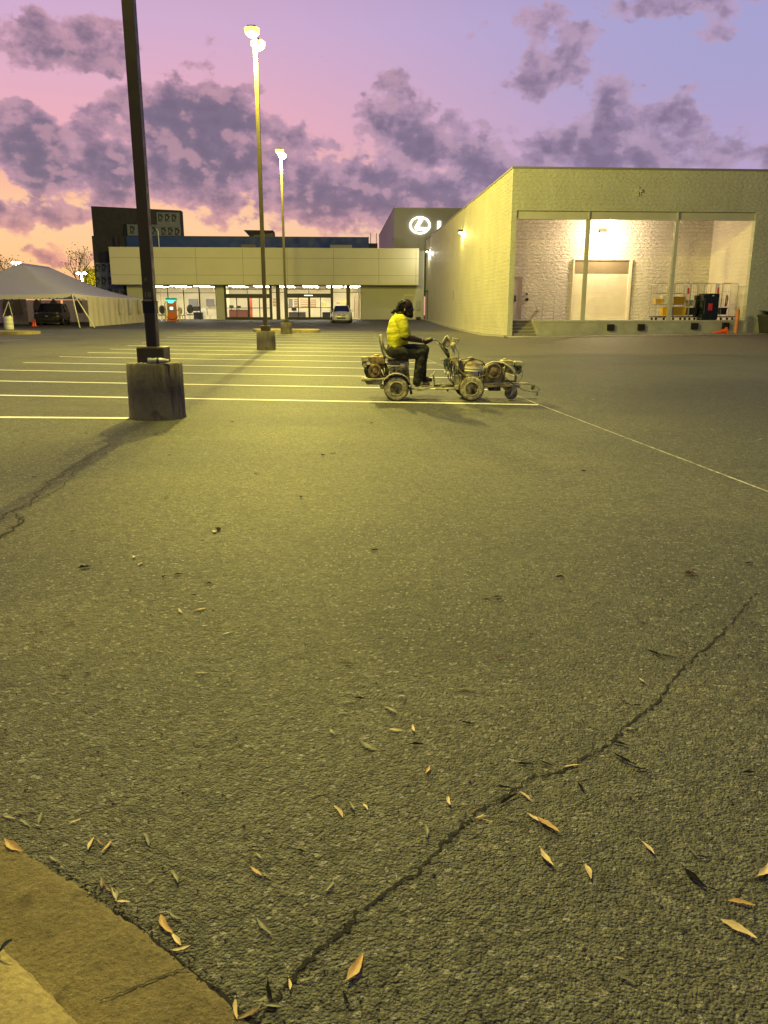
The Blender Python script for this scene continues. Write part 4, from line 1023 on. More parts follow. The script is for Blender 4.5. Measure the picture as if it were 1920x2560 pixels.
# ================================================================ tent
TK = G(188, 819)
def tent():
    r = empty('event_tent', (TK.x, TK.y, 0), 0, 'large white peaked event tent with open front and arched window side walls', 'tent')
    Wd, Ln = 11.3, 16.0; z0 = g(TK.x, TK.y); ze = 2.63; zp = 4.95
    xp = -Wd/2; y1 = Wd/2*.97; y2 = Ln-Wd/2
    c = [(0, 0), (-Wd, 0), (-Wd, Ln), (0, Ln)]
    p1 = Vector((xp, y1, zp)); p2 = Vector((xp, y2, zp))
    m = MB()
    def face(A, B, C, D):   # A,B eave; C,D ridge side
        n = 12; rows = []
        for j in range(n+1):
            v = j/n; row = []
            for i in range(n+1):
                u = i/n; p = (A.lerp(B, u)).lerp(D.lerp(C, u), v); p.z -= .42*sin(pi*v)*(1-.3*v)+.10*sin(pi*u)*(1-v); row.append(p)
            rows.append(row)
        m.grid(rows)
    E = [Vector((x, y, ze)) for x, y in c]
    face(E[1], E[0], p1, p1); face(E[0], E[3], p2, p1); face(E[3], E[2], p2, p2); face(E[2], E[1], p1, p2)
    bmesh.ops.remove_doubles(m.b, verts=m.b.verts, dist=.001)
    m.build('canopy', 'tent', r, smooth=True)
    # scalloped valance
    m = MB()
    for (A, B, n) in ((E[1], E[0], 22), (E[0], E[3], 30)):
        for i in range(n):
            a_ = A.lerp(B, i/n); b_ = A.lerp(B, (i+1)/n); out = Vector((0, -.02, 0)) if A.y == B.y else Vector((.02, 0, 0))
            pts = []
            for k in range(7):
                q = a_.lerp(b_, k/6); dip = .30 if (0 < k < 6) else .24
                if A.y == B.y and i == n-1: dip *= 1-.6*k/6
                if A.y != B.y and i == 0: dip *= .4+.6*k/6
                sg = .10*sin(pi*(i+k/6)/n); pts.append((q+out-Vector((0, 0, sg)), q+out-Vector((0, 0, dip+sg))))
            m.grid([[p for p, _ in pts], [p for _, p in pts]])
    m.build('valance', 'tent', r, smooth=True)
    def curtain(A, B, zt, name, folds=9, amp=.10, win=(), taper=0.):
        A = Vector(A); B = Vector(B); n = 70; d = (B-A).normalized(); nr = Vector((-d.y, d.x, 0)); rows = []
        for j in range(9):
            v = j/8; row = []
            for i in range(n+1):
                u = i/n; p = A.lerp(B, u*(1-taper*sin(pi*v/2))); zg = g(TK.x+p.x, TK.y+p.y)
                f_ = amp*(.35+.65*v)*sin(u*folds*2*pi+1.3*sin(u*9)); row.append(Vector((p.x, p.y, zt-.15+(zg-zt+.15)*v))+nr*f_)
            rows.append(row)
        o = MB().grid(rows).build(name, 'tent_wall', r, smooth=True)
        for w in win:
            p = A.lerp(B, w); q = MB(); hw = .34; zb = g(TK.x+p.x, TK.y+p.y)+.75; prof = [(-hw, 0), (hw, 0), (hw, .75), (hw*.75, 1.0), (0, 1.25), (-hw*.75, 1.0), (-hw, .75)]
            V = [q.b.verts.new(p+d*a_-nr*(amp+.03)*sg_+Vector((0, 0, zb+b_-0))) for sg_ in (1,) for a_, b_ in prof]
            q._f(V); q.build('window', 'tent_window', o)
        return o
    curtain((.05, 2.6, 0), (.05, Ln, 0), ze, 'side_wall', 12, .09, (.50, .68, .87))
    curtain((-Wd, Ln-.1, 0), (-7.2, Ln-.1, 0), ze, 'side_wall', 5, .08, (.5, .86))
    curtain((-8.9, 9, 0), (-7.15, 9, 0), ze, 'side_wall', 3, .08, (.12, .62))
    curtain((-Wd, 0, 0), (-Wd, Ln, 0), ze, 'side_wall', 9, .08, (.2,))
    curtain((-7.0, Ln-.1, 0), (0, Ln-.1, 0), ze, 'side_wall', 9, .06, (.2,))
    for (a_, b_) in (((0, -.02), (.45, -.35)), ((.02, .3), (1.3, .1)), ((-Wd*.62, 0), (-Wd*.62, 0)), ((-Wd, 0), (-Wd, 0)), ((0, Ln), (0, Ln)), ((-Wd, Ln), (-Wd, Ln)), ((-5.6, Ln/2), (-5.6, Ln/2))):
        zt = ze if abs(a_[0]+5.6) > .1 else zp-.1
        MB().tube([(a_[0], a_[1], zt-.05), (b_[0], b_[1], g(TK.x+b_[0], TK.y+b_[1]))], .045, 8).build('tent_pole', 'white_plastic', r, smooth=True)
    return r
TENT = tent()
def weight(px0, px1, py0, py1, label, straps=False):
    p = G((px0+px1)/2, py1); s = p.y/CT/1.03/F; w = (px1-px0)*s; h = (py1-py0)*s*1.0
    t = empty('ballast_barrel', p, 0, label, 'barrel', 'white ballast barrels holding the tent down')
    MB().lathe([(w*.47, 0), (w/2, .04), (w/2, h*.32), (w*.485, h*.34), (w/2, h*.36), (w/2, h*.66), (w*.485, h*.68), (w/2, h*.70), (w/2, h-.05), (w*.46, h), (.1, h)], (0, w/2, 0), n=24).build('barrel_body', 'white_plastic', t, smooth='auto')
    MB().lathe([(.09, h), (.09, h+.04), (.0, h+.05)], (.12, w/2, 0), n=10).build('lid', 'white_plastic', t)
    if straps:
        for q in (-.3, .3): MB().tube([(q, w/2, h), (.12, w/2+.05, h+.9)], .02, 5).build('strap', 'white_plastic', t)
weight(7, 29, 793, 824, 'white ballast barrel at the far left edge with straps up to a tent pole', True)
weight(272, 295, 785, 811, 'left one of two white ballast barrels outside the tent side wall')
weight(294, 317, 785, 809, 'right one of two white ballast barrels outside the tent side wall')

def cone(p, h, label, rot=None, m='orange_cone', name='traffic_cone'):
    t = empty(name, p, 0, label, 'traffic cone')
    if rot: t.rotation_euler = rot
    s = h/.71
    MB().box(-.18*s, .18*s, -.18*s, .18*s, 0, .03*s, bev=.008).build('cone_base', m, t)
    MB().lathe([(.135*s, .03*s), (.13*s, .05*s), (.07*s, .4*s), (.028*s, .70*s), (.02*s, .71*s)], (0, 0, 0), n=20).build('cone_body', m, t, smooth='auto')
    return t
for i, (px, py, h) in enumerate(((83.5, 816, .5), (88.5, 816, .5))):
    p = G(px, py); cone(p, h, ['left', 'right'][i]+' one of the two red cones beside the dark car under the tent')

# ================================================================ cars
def car(loc, rz, label, paint, L=4.1, Wd=1.74, zs=1., suv=False):
    t = empty('parked_car', loc, rz, label, 'car'); hw = Wd/2; k = L/4.1
    st = [(-2.05, .34, .60, .60), (-2.0, .24, .68, .78), (-1.80, .20, .76, .92), (-1.25, .19, .90, .99), (-.80, .19, .985, 1.), (0, .19, 1.0, 1.), (1.2, .19, 1.01, 1.), (1.75, .22, 1.0, .96), (2.0, .30, .95, .86), (2.06, .38, .80, .74)]
    if suv: st = [(-2.05, .40, .72, .70), (-2.0, .28, .86, .90), (-1.80, .24, .94, .97), (-1.25, .23, 1.0, 1.), (-.8, .23, 1.04, 1.), (0, .23, 1.05, 1.), (1.2, .23, 1.05, 1.), (1.75, .24, 1.05, .98), (2.0, .30, 1.02, .93), (2.06, .4, .9, .86)]
    m = MB(); Lr = None
    for y, zl, zt, w in st:
        w *= hw; y *= k; zl *= zs; zt *= zs
        P = [(0, zl), (w*.80, zl), (w*.96, zl+.06), (w, zl+(zt-zl)*.5), (w*.985, zt-.14*zs), (w*.90, zt-.04*zs), (w*.55, zt), (0, zt+.02)]
        P = P+[(-a_, b_) for a_, b_ in P[-2:0:-1]]
        R = [m.b.verts.new((a_, y, b_)) for a_, b_ in P]
        if Lr: m.bridge(Lr, R)
        else: m._f(R)
        Lr = R
    m._f(Lr[::-1]); body = m.build('body', paint, t, smooth='auto')
    # greenhouse
    zt = (1.46 if not suv else 1.62)*zs; zb = (.97 if not suv else 1.02)*zs; rear = 1.78 if not suv else 1.95
    m = MB(); gs = [(-1.02, zb-.04, zb-.03, .84, .8), (-.22, zb-.04, zt-.03, .88, .66), (.2, zb-.04, zt, .88, .68), (1.15, zb-.04, zt-.01, .88, .67), (rear, zb-.04, zb+.02, .84, .74)]
    if suv: gs = [(-1.0, zb-.04, zb-.03, .86, .82), (-.35, zb-.04, zt-.03, .88, .72), (.2, zb-.04, zt, .88, .74), (1.55, zb-.04, zt-.03, .88, .72), (rear, zb-.04, zb+.02, .86, .8)]
    Lr = None
    for y, z0, z1, w0, w1 in gs:
        R = [m.b.verts.new((a_*hw, y*k, b_)) for a_, b_ in ((-w0, z0), (-w1, z1), (w1, z1), (w0, z0))]
        if Lr: m.bridge(Lr, R)
        else: m._f(R)
        Lr = R
    m._f(Lr[::-1]); m.build('windows', 'car_glass', body)
    m = MB(); rows = []
    for y, z0, z1, w0, w1 in gs[1:4]: rows.append([(a_*hw*w1, y*k, z1+.012+.03*(1-abs(a_)**2)) for a_ in (-1.03, -.7, -.3, 0, .3, .7, 1.03)])
    m.grid(rows)
    m.build('roof', paint, body, smooth=True)
    m = MB()
    for s in (-1, 1):
        q = [Vector((s*hw*a_, y*k, z_)) for a_, y, z_ in ((gs[0][3], gs[0][0], gs[0][2]+.01), (gs[1][4], gs[1][0], gs[1][2]+.015), (gs[3][4], gs[3][0], gs[3][2]+.01), (gs[4][4]+.03, gs[4][0], gs[4][2]))]
        o = MB().tube(q, .03, 6).build('roof_pillar', paint, body, smooth=True)
        MB().tube([Vector((s*hw*.90, .35*k, zb-.03)), Vector((s*hw*.70, .35*k, zt))], .035, 6).build('door_pillar', 'car_dark', body)
        w = MB(); w.ell((s*(hw+.08), -.72*k, zb+.04), (.10, .07, .07), 10, 8); w.build('mirror', paint, t, smooth=True)
        hl = MB(); hl.ell((s*hw*.70, -1.88*k, (.70 if not suv else .84)*zs), (.17, .10, .075), 12, 8, Matrix.Rotation(s*.5, 3, 'Z') @ Matrix.Rotation(-s*.35, 3, 'Y')); hl.build('headlight', 'headlight', t, smooth=True)
        tlm = MB(); tlm.box(s*hw*.62, s*hw*.86, 2.0*k, 2.08*k, .72*zs, .90*zs, bev=.02); tlm.build('tail_light', 'tail', t)
        fg = MB(); fg.ell((s*hw*.68, -1.97*k, .40*zs), (.09, .06, .05), 10, 6); fg.build('fog_light', 'black_plastic', t)
    MB().box(-hw*.42, hw*.42, -2.075*k, -1.98*k, .60*zs, .66*zs, bev=.015).build('grille', 'black_plastic', t)
    MB().box(-hw*.44, hw*.44, -2.085*k, -1.95*k, .33*zs, .46*zs, bev=.03).build('air_intake', 'black_plastic', t)
    MB().box(-hw*.10, hw*.10, -2.085*k, -2.06*k, .60*zs, .70*zs, bev=.02).build('badge', 'chrome', t)
    MB().box(-hw*.95, hw*.95, -1.9*k, 1.9*k, .16*zs, .25*zs).build('underbody', 'black_plastic', t)
    for s in (-1, 1):
        for y in (-1.28*k, 1.25*k):
            r_ = .32*zs; w = MB().lathe([(r_*.6, -.11), (r_*.92, -.11), (r_, -.07), (r_, .07), (r_*.92, .11), (r_*.6, .11)], (s*(hw-.10), y, r_), (1, 0, 0), 24).build('wheel', 'black_rubber', t, smooth='auto')
            MB().lathe([(.0, -.02), (r_*.3, -.02), (r_*.62, .0), (r_*.64, .02)], (s*(hw+.0), y, r_), (s, 0, 0), 16).build('rim', 'chrome', w)
    return t
p = G(852, 807); car(p+Vector((0, 2.05, 0)), radians(1), 'silver white hatchback facing forward in front of the lit shopfront', 'car_white')
car(Vector((-25.7, 62.4, g(-25.7, 62.4))), radians(12), 'dark glossy sport utility car parked under the tent', 'car_dark', 4.75, 1.95, .98, True)
car(Vector((-30.4, 73.5, g(-30.4, 73.5))), radians(15), 'white car mostly hidden behind the dark car under the tent', 'car_white', 4.4, 1.8, 1.)
car(Vector((-29.2, 82, g(-29.2, 82))), radians(10), 'dark car glimpsed between the tent and the showroom end wall', 'car_dark', 4.4, 1.8, 1.)

# ================================================================ charging station and bollards
def charger():
    x, z = BP(432, 801, 35.0); t = bthing('charging_station', 'orange vehicle charging station with a green lit top in front of the shopfront', 'charging station', None, x, 35.0, .70)
    m = MB(); m.prism([(-.42, 0), (.40, 0), (.38, 1.75), (-.38, 1.75)], -.25, .25); b = m.build('cabinet', 'ev_orange', t, bev=.03)
    MB().box(-.36, .36, -.262, -.251, .78, 1.30).build('panel', 'ev_grey', b)
    MB().box(-.13, .13, -.28, -.263, 1.0, 1.22, bev=.01).build('screen', 'ev_screen', b)
    MB().box(-.47, .45, -.30, .30, 1.755, 2.02, bev=.03).build('top_hood', 'ev_green', t)
    MB().box(-.44, .40, -.315, -.301, 1.76, 1.83).build('light_bar', 'ev_light', t)
    MB().ell((-.02, -.29, 1.66), (.26, .05, .10), 14, 8).build('lamp', 'ev_light', t, smooth=True)
    for s in (-1, 1):
        pts = [(s*.40, -.1, 1.78), (s*.62, -.15, 1.5), (s*.60, -.2, .9), (s*.50, -.28, .42), (s*.25, -.32, .16), (0, -.33, .10)]
        if s > 0: pts = [(s*.42, -.1, .95), (s*.6, -.15, .9), (s*.62, -.2, .55), (s*.48, -.28, .32), (s*.25, -.32, .16), (0, -.33, .10)]
        MB().tube(pts, .028, 7).build('charging_cable', 'black_rubber', t, smooth=True)
    for px, lab in ((415.3, 'yellow bollard left of the charging station'), (450, 'yellow bollard right of the charging station')):
        x, _ = BP(px, 803, 34.7); q = bthing('bollard', lab, 'bollard', 'yellow bollards beside the charging station', x, 34.7, .69)
        MB().lathe([(.085, 0), (.085, 1.18), (.06, 1.24), (.0, 1.26)], (0, 0, 0), n=14).build('post', 'bollard_yellow', q, smooth='auto')
        MB().lathe([(.0865, 1.0), (.0865, 1.06)], (0, 0, 0), n=14).build('band', 'black_plastic', q)
charger()

# ================================================================ trees behind the tent
def branch(m, p, d, L, r, lev, rnd, tips, spread=.55):
    n = 4; pts = [p]; q = p.copy(); dd = d.copy()
    for i in range(n):
        dd = (dd+Vector((rnd.uniform(-.18, .18), rnd.uniform(-.18, .18), rnd.uniform(-.02, .12)))).normalized(); q = q+dd*L/n; pts.append(q.copy())
    m.tube(pts, [r*(1-.5*i/n) for i in range(n+1)], 5, cap=False)
    if lev == 0: tips.append((q, dd)); return
    for i in range(3 if lev > 1 else 4):
        a = pts[rnd.choice((2, 3, 4))]; nd = (dd+Vector((rnd.uniform(-1, 1), rnd.uniform(-1, 1), rnd.uniform(-.2, .8)))*spread).normalized()
        branch(m, a, nd, L*rnd.uniform(.55, .8), r*.5, lev-1, rnd, tips, spread)
def tree(px, Y, h, label, seed, leaves=None, lm='tree_yellow', nl=0, spread=.7, lowfrac=(0, 1)):
    rnd = random.Random(seed); d = ray(px, 780); x = d.x*Y/d.y; t = empty('tree', (x, Y, g(x, Y)), 0, label, 'tree')
    m = MB(); tips = []; branch(m, Vector((0, 0, 0)), Vector((0, 0, 1)), h*.42, h*.028, 4, rnd, tips, spread); m.build('trunk', 'bark', t)
    if nl:
        c = MB(); pool = [q for q in tips if lowfrac[0]*h < q[0].z < lowfrac[1]*h] or tips
        for i in range(nl):
            q, dd = rnd.choice(pool); o = q+Vector([rnd.gauss(0, .38) for _ in range(3)]); s = rnd.uniform(.06, .16)
            a = Vector([rnd.uniform(-1, 1) for _ in range(3)]).normalized()*s; b = a.cross(Vector([rnd.uniform(-1, 1) for _ in range(3)])).normalized()*s*.6
            c.quad(o-a, o+b, o+a, o-b)
        c.build('crown', lm, t)
    return t
tree(10, 112, 9.0, 'bare twiggy tree at the left edge behind the tent', 11, nl=500, lm='tree_dark', spread=.8)
tree(230, 100, 7.4, 'yellow lit leafy tree beside the charcoal tower', 21, nl=7500, spread=.75, lowfrac=(.15, .72))
tree(222, 106, 8.7, 'bare reddish tree rising behind the yellow lit one', 31, nl=260, lm='tree_dark', spread=.6)

# ================================================================ things on the dock
ZD = .957
def cage(x0, x1, ly, label, rnd, dep=.75, h=1.82, red=False):
    w = x1-x0; t = bthing('roll_cage', label, 'roll cage', 'wire roll cages on the dock', (x0+x1)/2, ly, ZD)
    a = w/2
    MB().box(-a, a, -dep/2, dep/2, .13, .19, bev=.01).build('base', 'black_plastic', t)
    for sx in (-1, 1):
        for sy in (-1, 1):
            MB().lathe([(.02, -.02), (.06, -.02), (.062, 0), (.06, .02), (.02, .02)], (sx*(a-.1), sy*(dep/2-.1), .062), (0, 1, 0), 10).build('caster', 'black_rubber', t)
    fm = MB(); r_ = .016
    for yy in (-dep/2, dep/2):
        fm.tube([(-a, yy, .19), (-a, yy, h-.05), (-a+.05, yy, h), (a-.05, yy, h), (a, yy, h-.05), (a, yy, .19)], r_, 6)
    for xx in (-a, a):
        fm.tube([(xx, -dep/2, h-.06), (xx, dep/2, h-.06)], r_, 6); fm.tube([(xx, -dep/2, .8), (xx, dep/2, .8)], r_*.7, 5); fm.tube([(xx, -dep/2, 1.3), (xx, dep/2, 1.3)], r_*.7, 5)
    fm.build('frame', 'rod_steel', t)
    wm = MB(); n = max(4, int(w/.11))
    for i in range(1, n): q = -a+w*i/n; wm.tube([(q, dep/2, .19), (q, dep/2, h)], .007, 4)
    for i in range(1, 6): q = -dep/2+dep*i/6; [wm.tube([(xx, q, .19), (xx, q, h-.05)], .006, 4) for xx in (-a, a)]
    for zz in (.62, 1.02, 1.42): wm.tube([(-a, dep/2, zz), (a, dep/2, zz)], .007, 4)
    wm.build('wire_panel', 'rod_steel', t)
    return t
def crate(x, ly, z, w, h, d, m, label, name='crate', rz=0):
    t = bthing(name, label, 'crate', None, x, ly, z); t.rotation_euler.z += rz; a = w/2; f_ = .88
    q = MB(); b0 = [(-a*f_, -d/2*f_), (a*f_, -d/2*f_), (a*f_, d/2*f_), (-a*f_, d/2*f_)]; b1 = [(-a, -d/2), (a, -d/2), (a, d/2), (-a, d/2)]
    A = [q.b.verts.new((*p_, 0)) for p_ in b0]; B = [q.b.verts.new((*p_, h)) for p_ in b1]; Ci = [q.b.verts.new((p_[0]*.93, p_[1]*.93, h)) for p_ in b1]; Di = [q.b.verts.new((p_[0]*.9, p_[1]*.9, .02)) for p_ in b0]
    q._f(A[::-1]); q.bridge(A, B); q.bridge(B, Ci); q.bridge(Ci, Di); q._f(Di); q.build('crate_body', m, t)
    q = MB(); q.box(-a-.012, a+.012, -d/2-.012, -d/2+.0, h-.05, h); q.box(-a-.012, a+.012, d/2, d/2+.012, h-.05, h); q.box(-a-.012, -a, -d/2, d/2, h-.05, h); q.box(a, a+.012, -d/2, d/2, h-.05, h); q.build('rim', m, t)
def Rz(zx, zy, ly): return BP(1600+zx/5.184, 690+zy/5.184, ly)
def dock_goods():
    rnd = random.Random(3)
    def bx(a): return Rz(a, 450, .9)[0]
    cage(bx(162), bx(370), .9, 'leftmost wire roll cage on the dock, holding a small yellow crate', rnd)
    cage(bx(385), bx(585), .9, 'wire roll cage with two large yellow crates behind the right dock column', rnd)
    cage(bx(600), bx(775), .95, 'wire roll cage with a black slatted crate between the yellow crates and the dark cabinet', rnd)
    cage(bx(800), bx(975), 1.25, 'wire roll cage standing behind the dark cabinet', rnd)
    cage(bx(1000), bx(1195), .9, 'rightmost wire roll cage, next to the dark cabinet', rnd)
    S = lambda a, b: Rz(a, b, .9)
    x, z = S(222, 362); crate(x, .85, z, .38, .26, .4, 'yellow_crate', 'small yellow crate on a shelf of the leftmost roll cage')
    x, z = S(480, 365); crate(x, .85, z, .62, .36, .5, 'yellow_crate', 'yellow crate on the upper shelf right of the dock column')
    x, z = S(440, 512); crate(x+.0, .80, z, .98, .44, .5, 'yellow_crate', 'wide yellow crate standing low behind the right dock column')
    x, z = S(310, 350); crate(x, .9, z, .30, .36, .4, 'white_plastic', 'white box next to the small yellow crate')
    x, z = S(310, 512); crate(x, .95, z, .3, .4, .4, 'yellow_crate', 'narrow yellow crate left of the right dock column')
    x, z = S(650, 505); crate(x, .85, z, .46, .36, .5, 'black_plastic', 'black slatted crate in the middle roll cage')
    x, z = S(640, 392); crate(x, .85, z, .36, .30, .45, 'dock_wall', 'pale green carton above the black slatted crate')
    x, z = S(1045, 500); crate(x, .85, z, .36, .34, .45, 'black_plastic', 'black box in the rightmost roll cage')
    for zy in (372, 225):
        (a, z), (b, _) = S(165, zy), S(565, zy)
        t = bthing('shelf', ['lower', 'upper'][zy == 225]+' metal shelf bar across the two left roll cages', 'shelf', None, (a+b)/2, .9, z); q = MB(); [q.tube([((a-b)/2, yy, 0), ((b-a)/2, yy, 0)], .016, 5) for yy in (-.34, 0, .34)]; q.build('shelf_frame', 'rod_steel', t)
    for i, (zx, zt, zb) in enumerate(((577, 108, 235), (962, 98, 230))):
        x, z1 = S(zx, zt); z0 = S(zx, zb)[1]; t = bthing('marker_tag', ['left', 'right'][i]+' of two red and white tags hanging on the cage tops', 'tag', None, x, .50, z0)
        MB().box(-.0, .10, -.02, .0, 0, (z1-z0)*.6, bev=.006).build('red_card', 'red_label', t)
        MB().box(-.11, -.03, -.02, .0, (z1-z0)*.12, (z1-z0)*.9, bev=.006).build('white_card', 'paper_white', t); MB().box(.02, .09, -.02, 0, (z1-z0)*.62, z1-z0, bev=.006).build('white_card', 'paper_white', t)
    for i, (zx, zt, zb) in enumerate(((697, 250, 400), (1078, 248, 395))):
        x, z1 = S(zx, zt); z0 = S(zx, zb)[1]; t = bthing('strap_handle', ['black handle hanging in the cage left of the dark cabinet', 'black handle hanging in the cage right of the dark cabinet'][i], 'handle', None, x, .48, z0); hh = z1-z0
        MB().tube([(-.05, 0, 0), (-.03, 0, hh*.7), (0, 0, hh), (.05, 0, hh*.8), (.03, 0, hh*.3), (0, 0, 0)], .028, 6).build('loop', 'black_rubber', t)
    # dark cabinet
    (a, z1), (b, _) = Rz(800, 238, .55), Rz(1000, 238, .55)
    t = bthing('storage_cabinet', 'tall dark green black cabinet with a red sticker on the dock', 'cabinet', None, (a+b)/2, .55, ZD); w = (b-a)/2; hh = z1-ZD
    MB().box(-w, w, -.28, .35, .03, hh, bev=.03).build('body', 'cabinet', t); MB().box(-w-.02, w+.02, -.30, .37, hh+.001, hh+.035, bev=.01).build('lid', 'black_plastic', t)
    MB().box(-w+.03, w-.03, -.25, .32, 0, .029).build('plinth', 'black_rubber', t)
    MB().box(-w+.06, -w+.08, -.30, -.281, .3, hh-.2).build('handle', 'steel', t)
    x, zs = Rz(910, 400, .27); st = MB().box(x-(a+b)/2-.11, x-(a+b)/2+.11, -.288, -.281, zs-ZD-.17, zs-ZD+.17, bev=.0).build('sticker', 'red_label', t)
    MB().box(.02, .12, -.29, -.281, hh-.09, hh-.05).build('label', 'paper_white', t)
    (a, z1), (b, _) = Rz(730, 250, .9), Rz(795, 250, .9)
    t = bthing('flat_trolley', 'dark green upright board leaning beside the cabinet', 'board', None, (a+b)/2, .85, ZD+.19); MB().box(-.12, .12, -.02, .3, 0, z1-ZD-.19, bev=.01).build('board', 'cabinet', t)
    # bollard, cone, planter
    x, z = BP(1839, 836, -.5); t = bthing('bollard', 'faded orange steel bollard in front of the dock right end', 'bollard', None, x, -.5, gl(x, -.5))
    MB().lathe([(.10, -.05), (.10, 1.12), (.09, 1.18), (.04, 1.22), (.0, 1.225)], (0, 0, 0), n=16).build('post', 'orange_pole', t, smooth='auto'); MB().tube([(-.03, -.02, 1.2), (-.03, -.02, 1.27), (.03, -.02, 1.27), (.03, -.02, 1.2)], .012, 5).build('ring', 'orange_pole', t)
    x, z = BP(1816, 840, -.6); c = cone(W(x+.02, -.55, gl(x, -.55)+.19), .70, 'orange cone lying on its side against the dock base below a bumper', (0, radians(-101), radians(-6)))
    x, z = BP(1922, 838, -.75); t = bthing('planter', 'large dark round planter with dark leafy plant at the right edge', 'planter', None, x, -.75, gl(x, -.75)+.03)
    MB().lathe([(.44, 0), (.46, .04), (.60, .80), (.64, .81), (.64, .90), (.58, .90), (.56, .80), (.0, .78)], (0, 0, 0), n=28).build('pot', 'planter', t, smooth='auto')
    q = MB(); rnd = random.Random(9)
    for i in range(90):
        a = rnd.uniform(0, 2*pi); R_ = rnd.uniform(.0, .45); b0 = Vector((R_*cos(a)*.8, R_*sin(a)*.8, .78)); out = Vector((cos(a), sin(a), 0)); l = rnd.uniform(.25, .62); pts = []
        for k in range(5): u = k/4; pts.append(b0+out*(l*.75*u*u+.05*u)+Vector((0, 0, l*(u-.45*u*u))))
        w = out.cross(Vector((0, 0, 1)))*rnd.uniform(.02, .045)
        q.grid([[p_-w*sin(pi*(k+.6)/5.2) for k, p_ in enumerate(pts)], [p_+Vector((0, 0, .01)) for p_ in pts], [p_+w*sin(pi*(k+.6)/5.2) for k, p_ in enumerate(pts)]])
    q.build('foliage', 'leaf_green', t, smooth=True)
dock_goods()
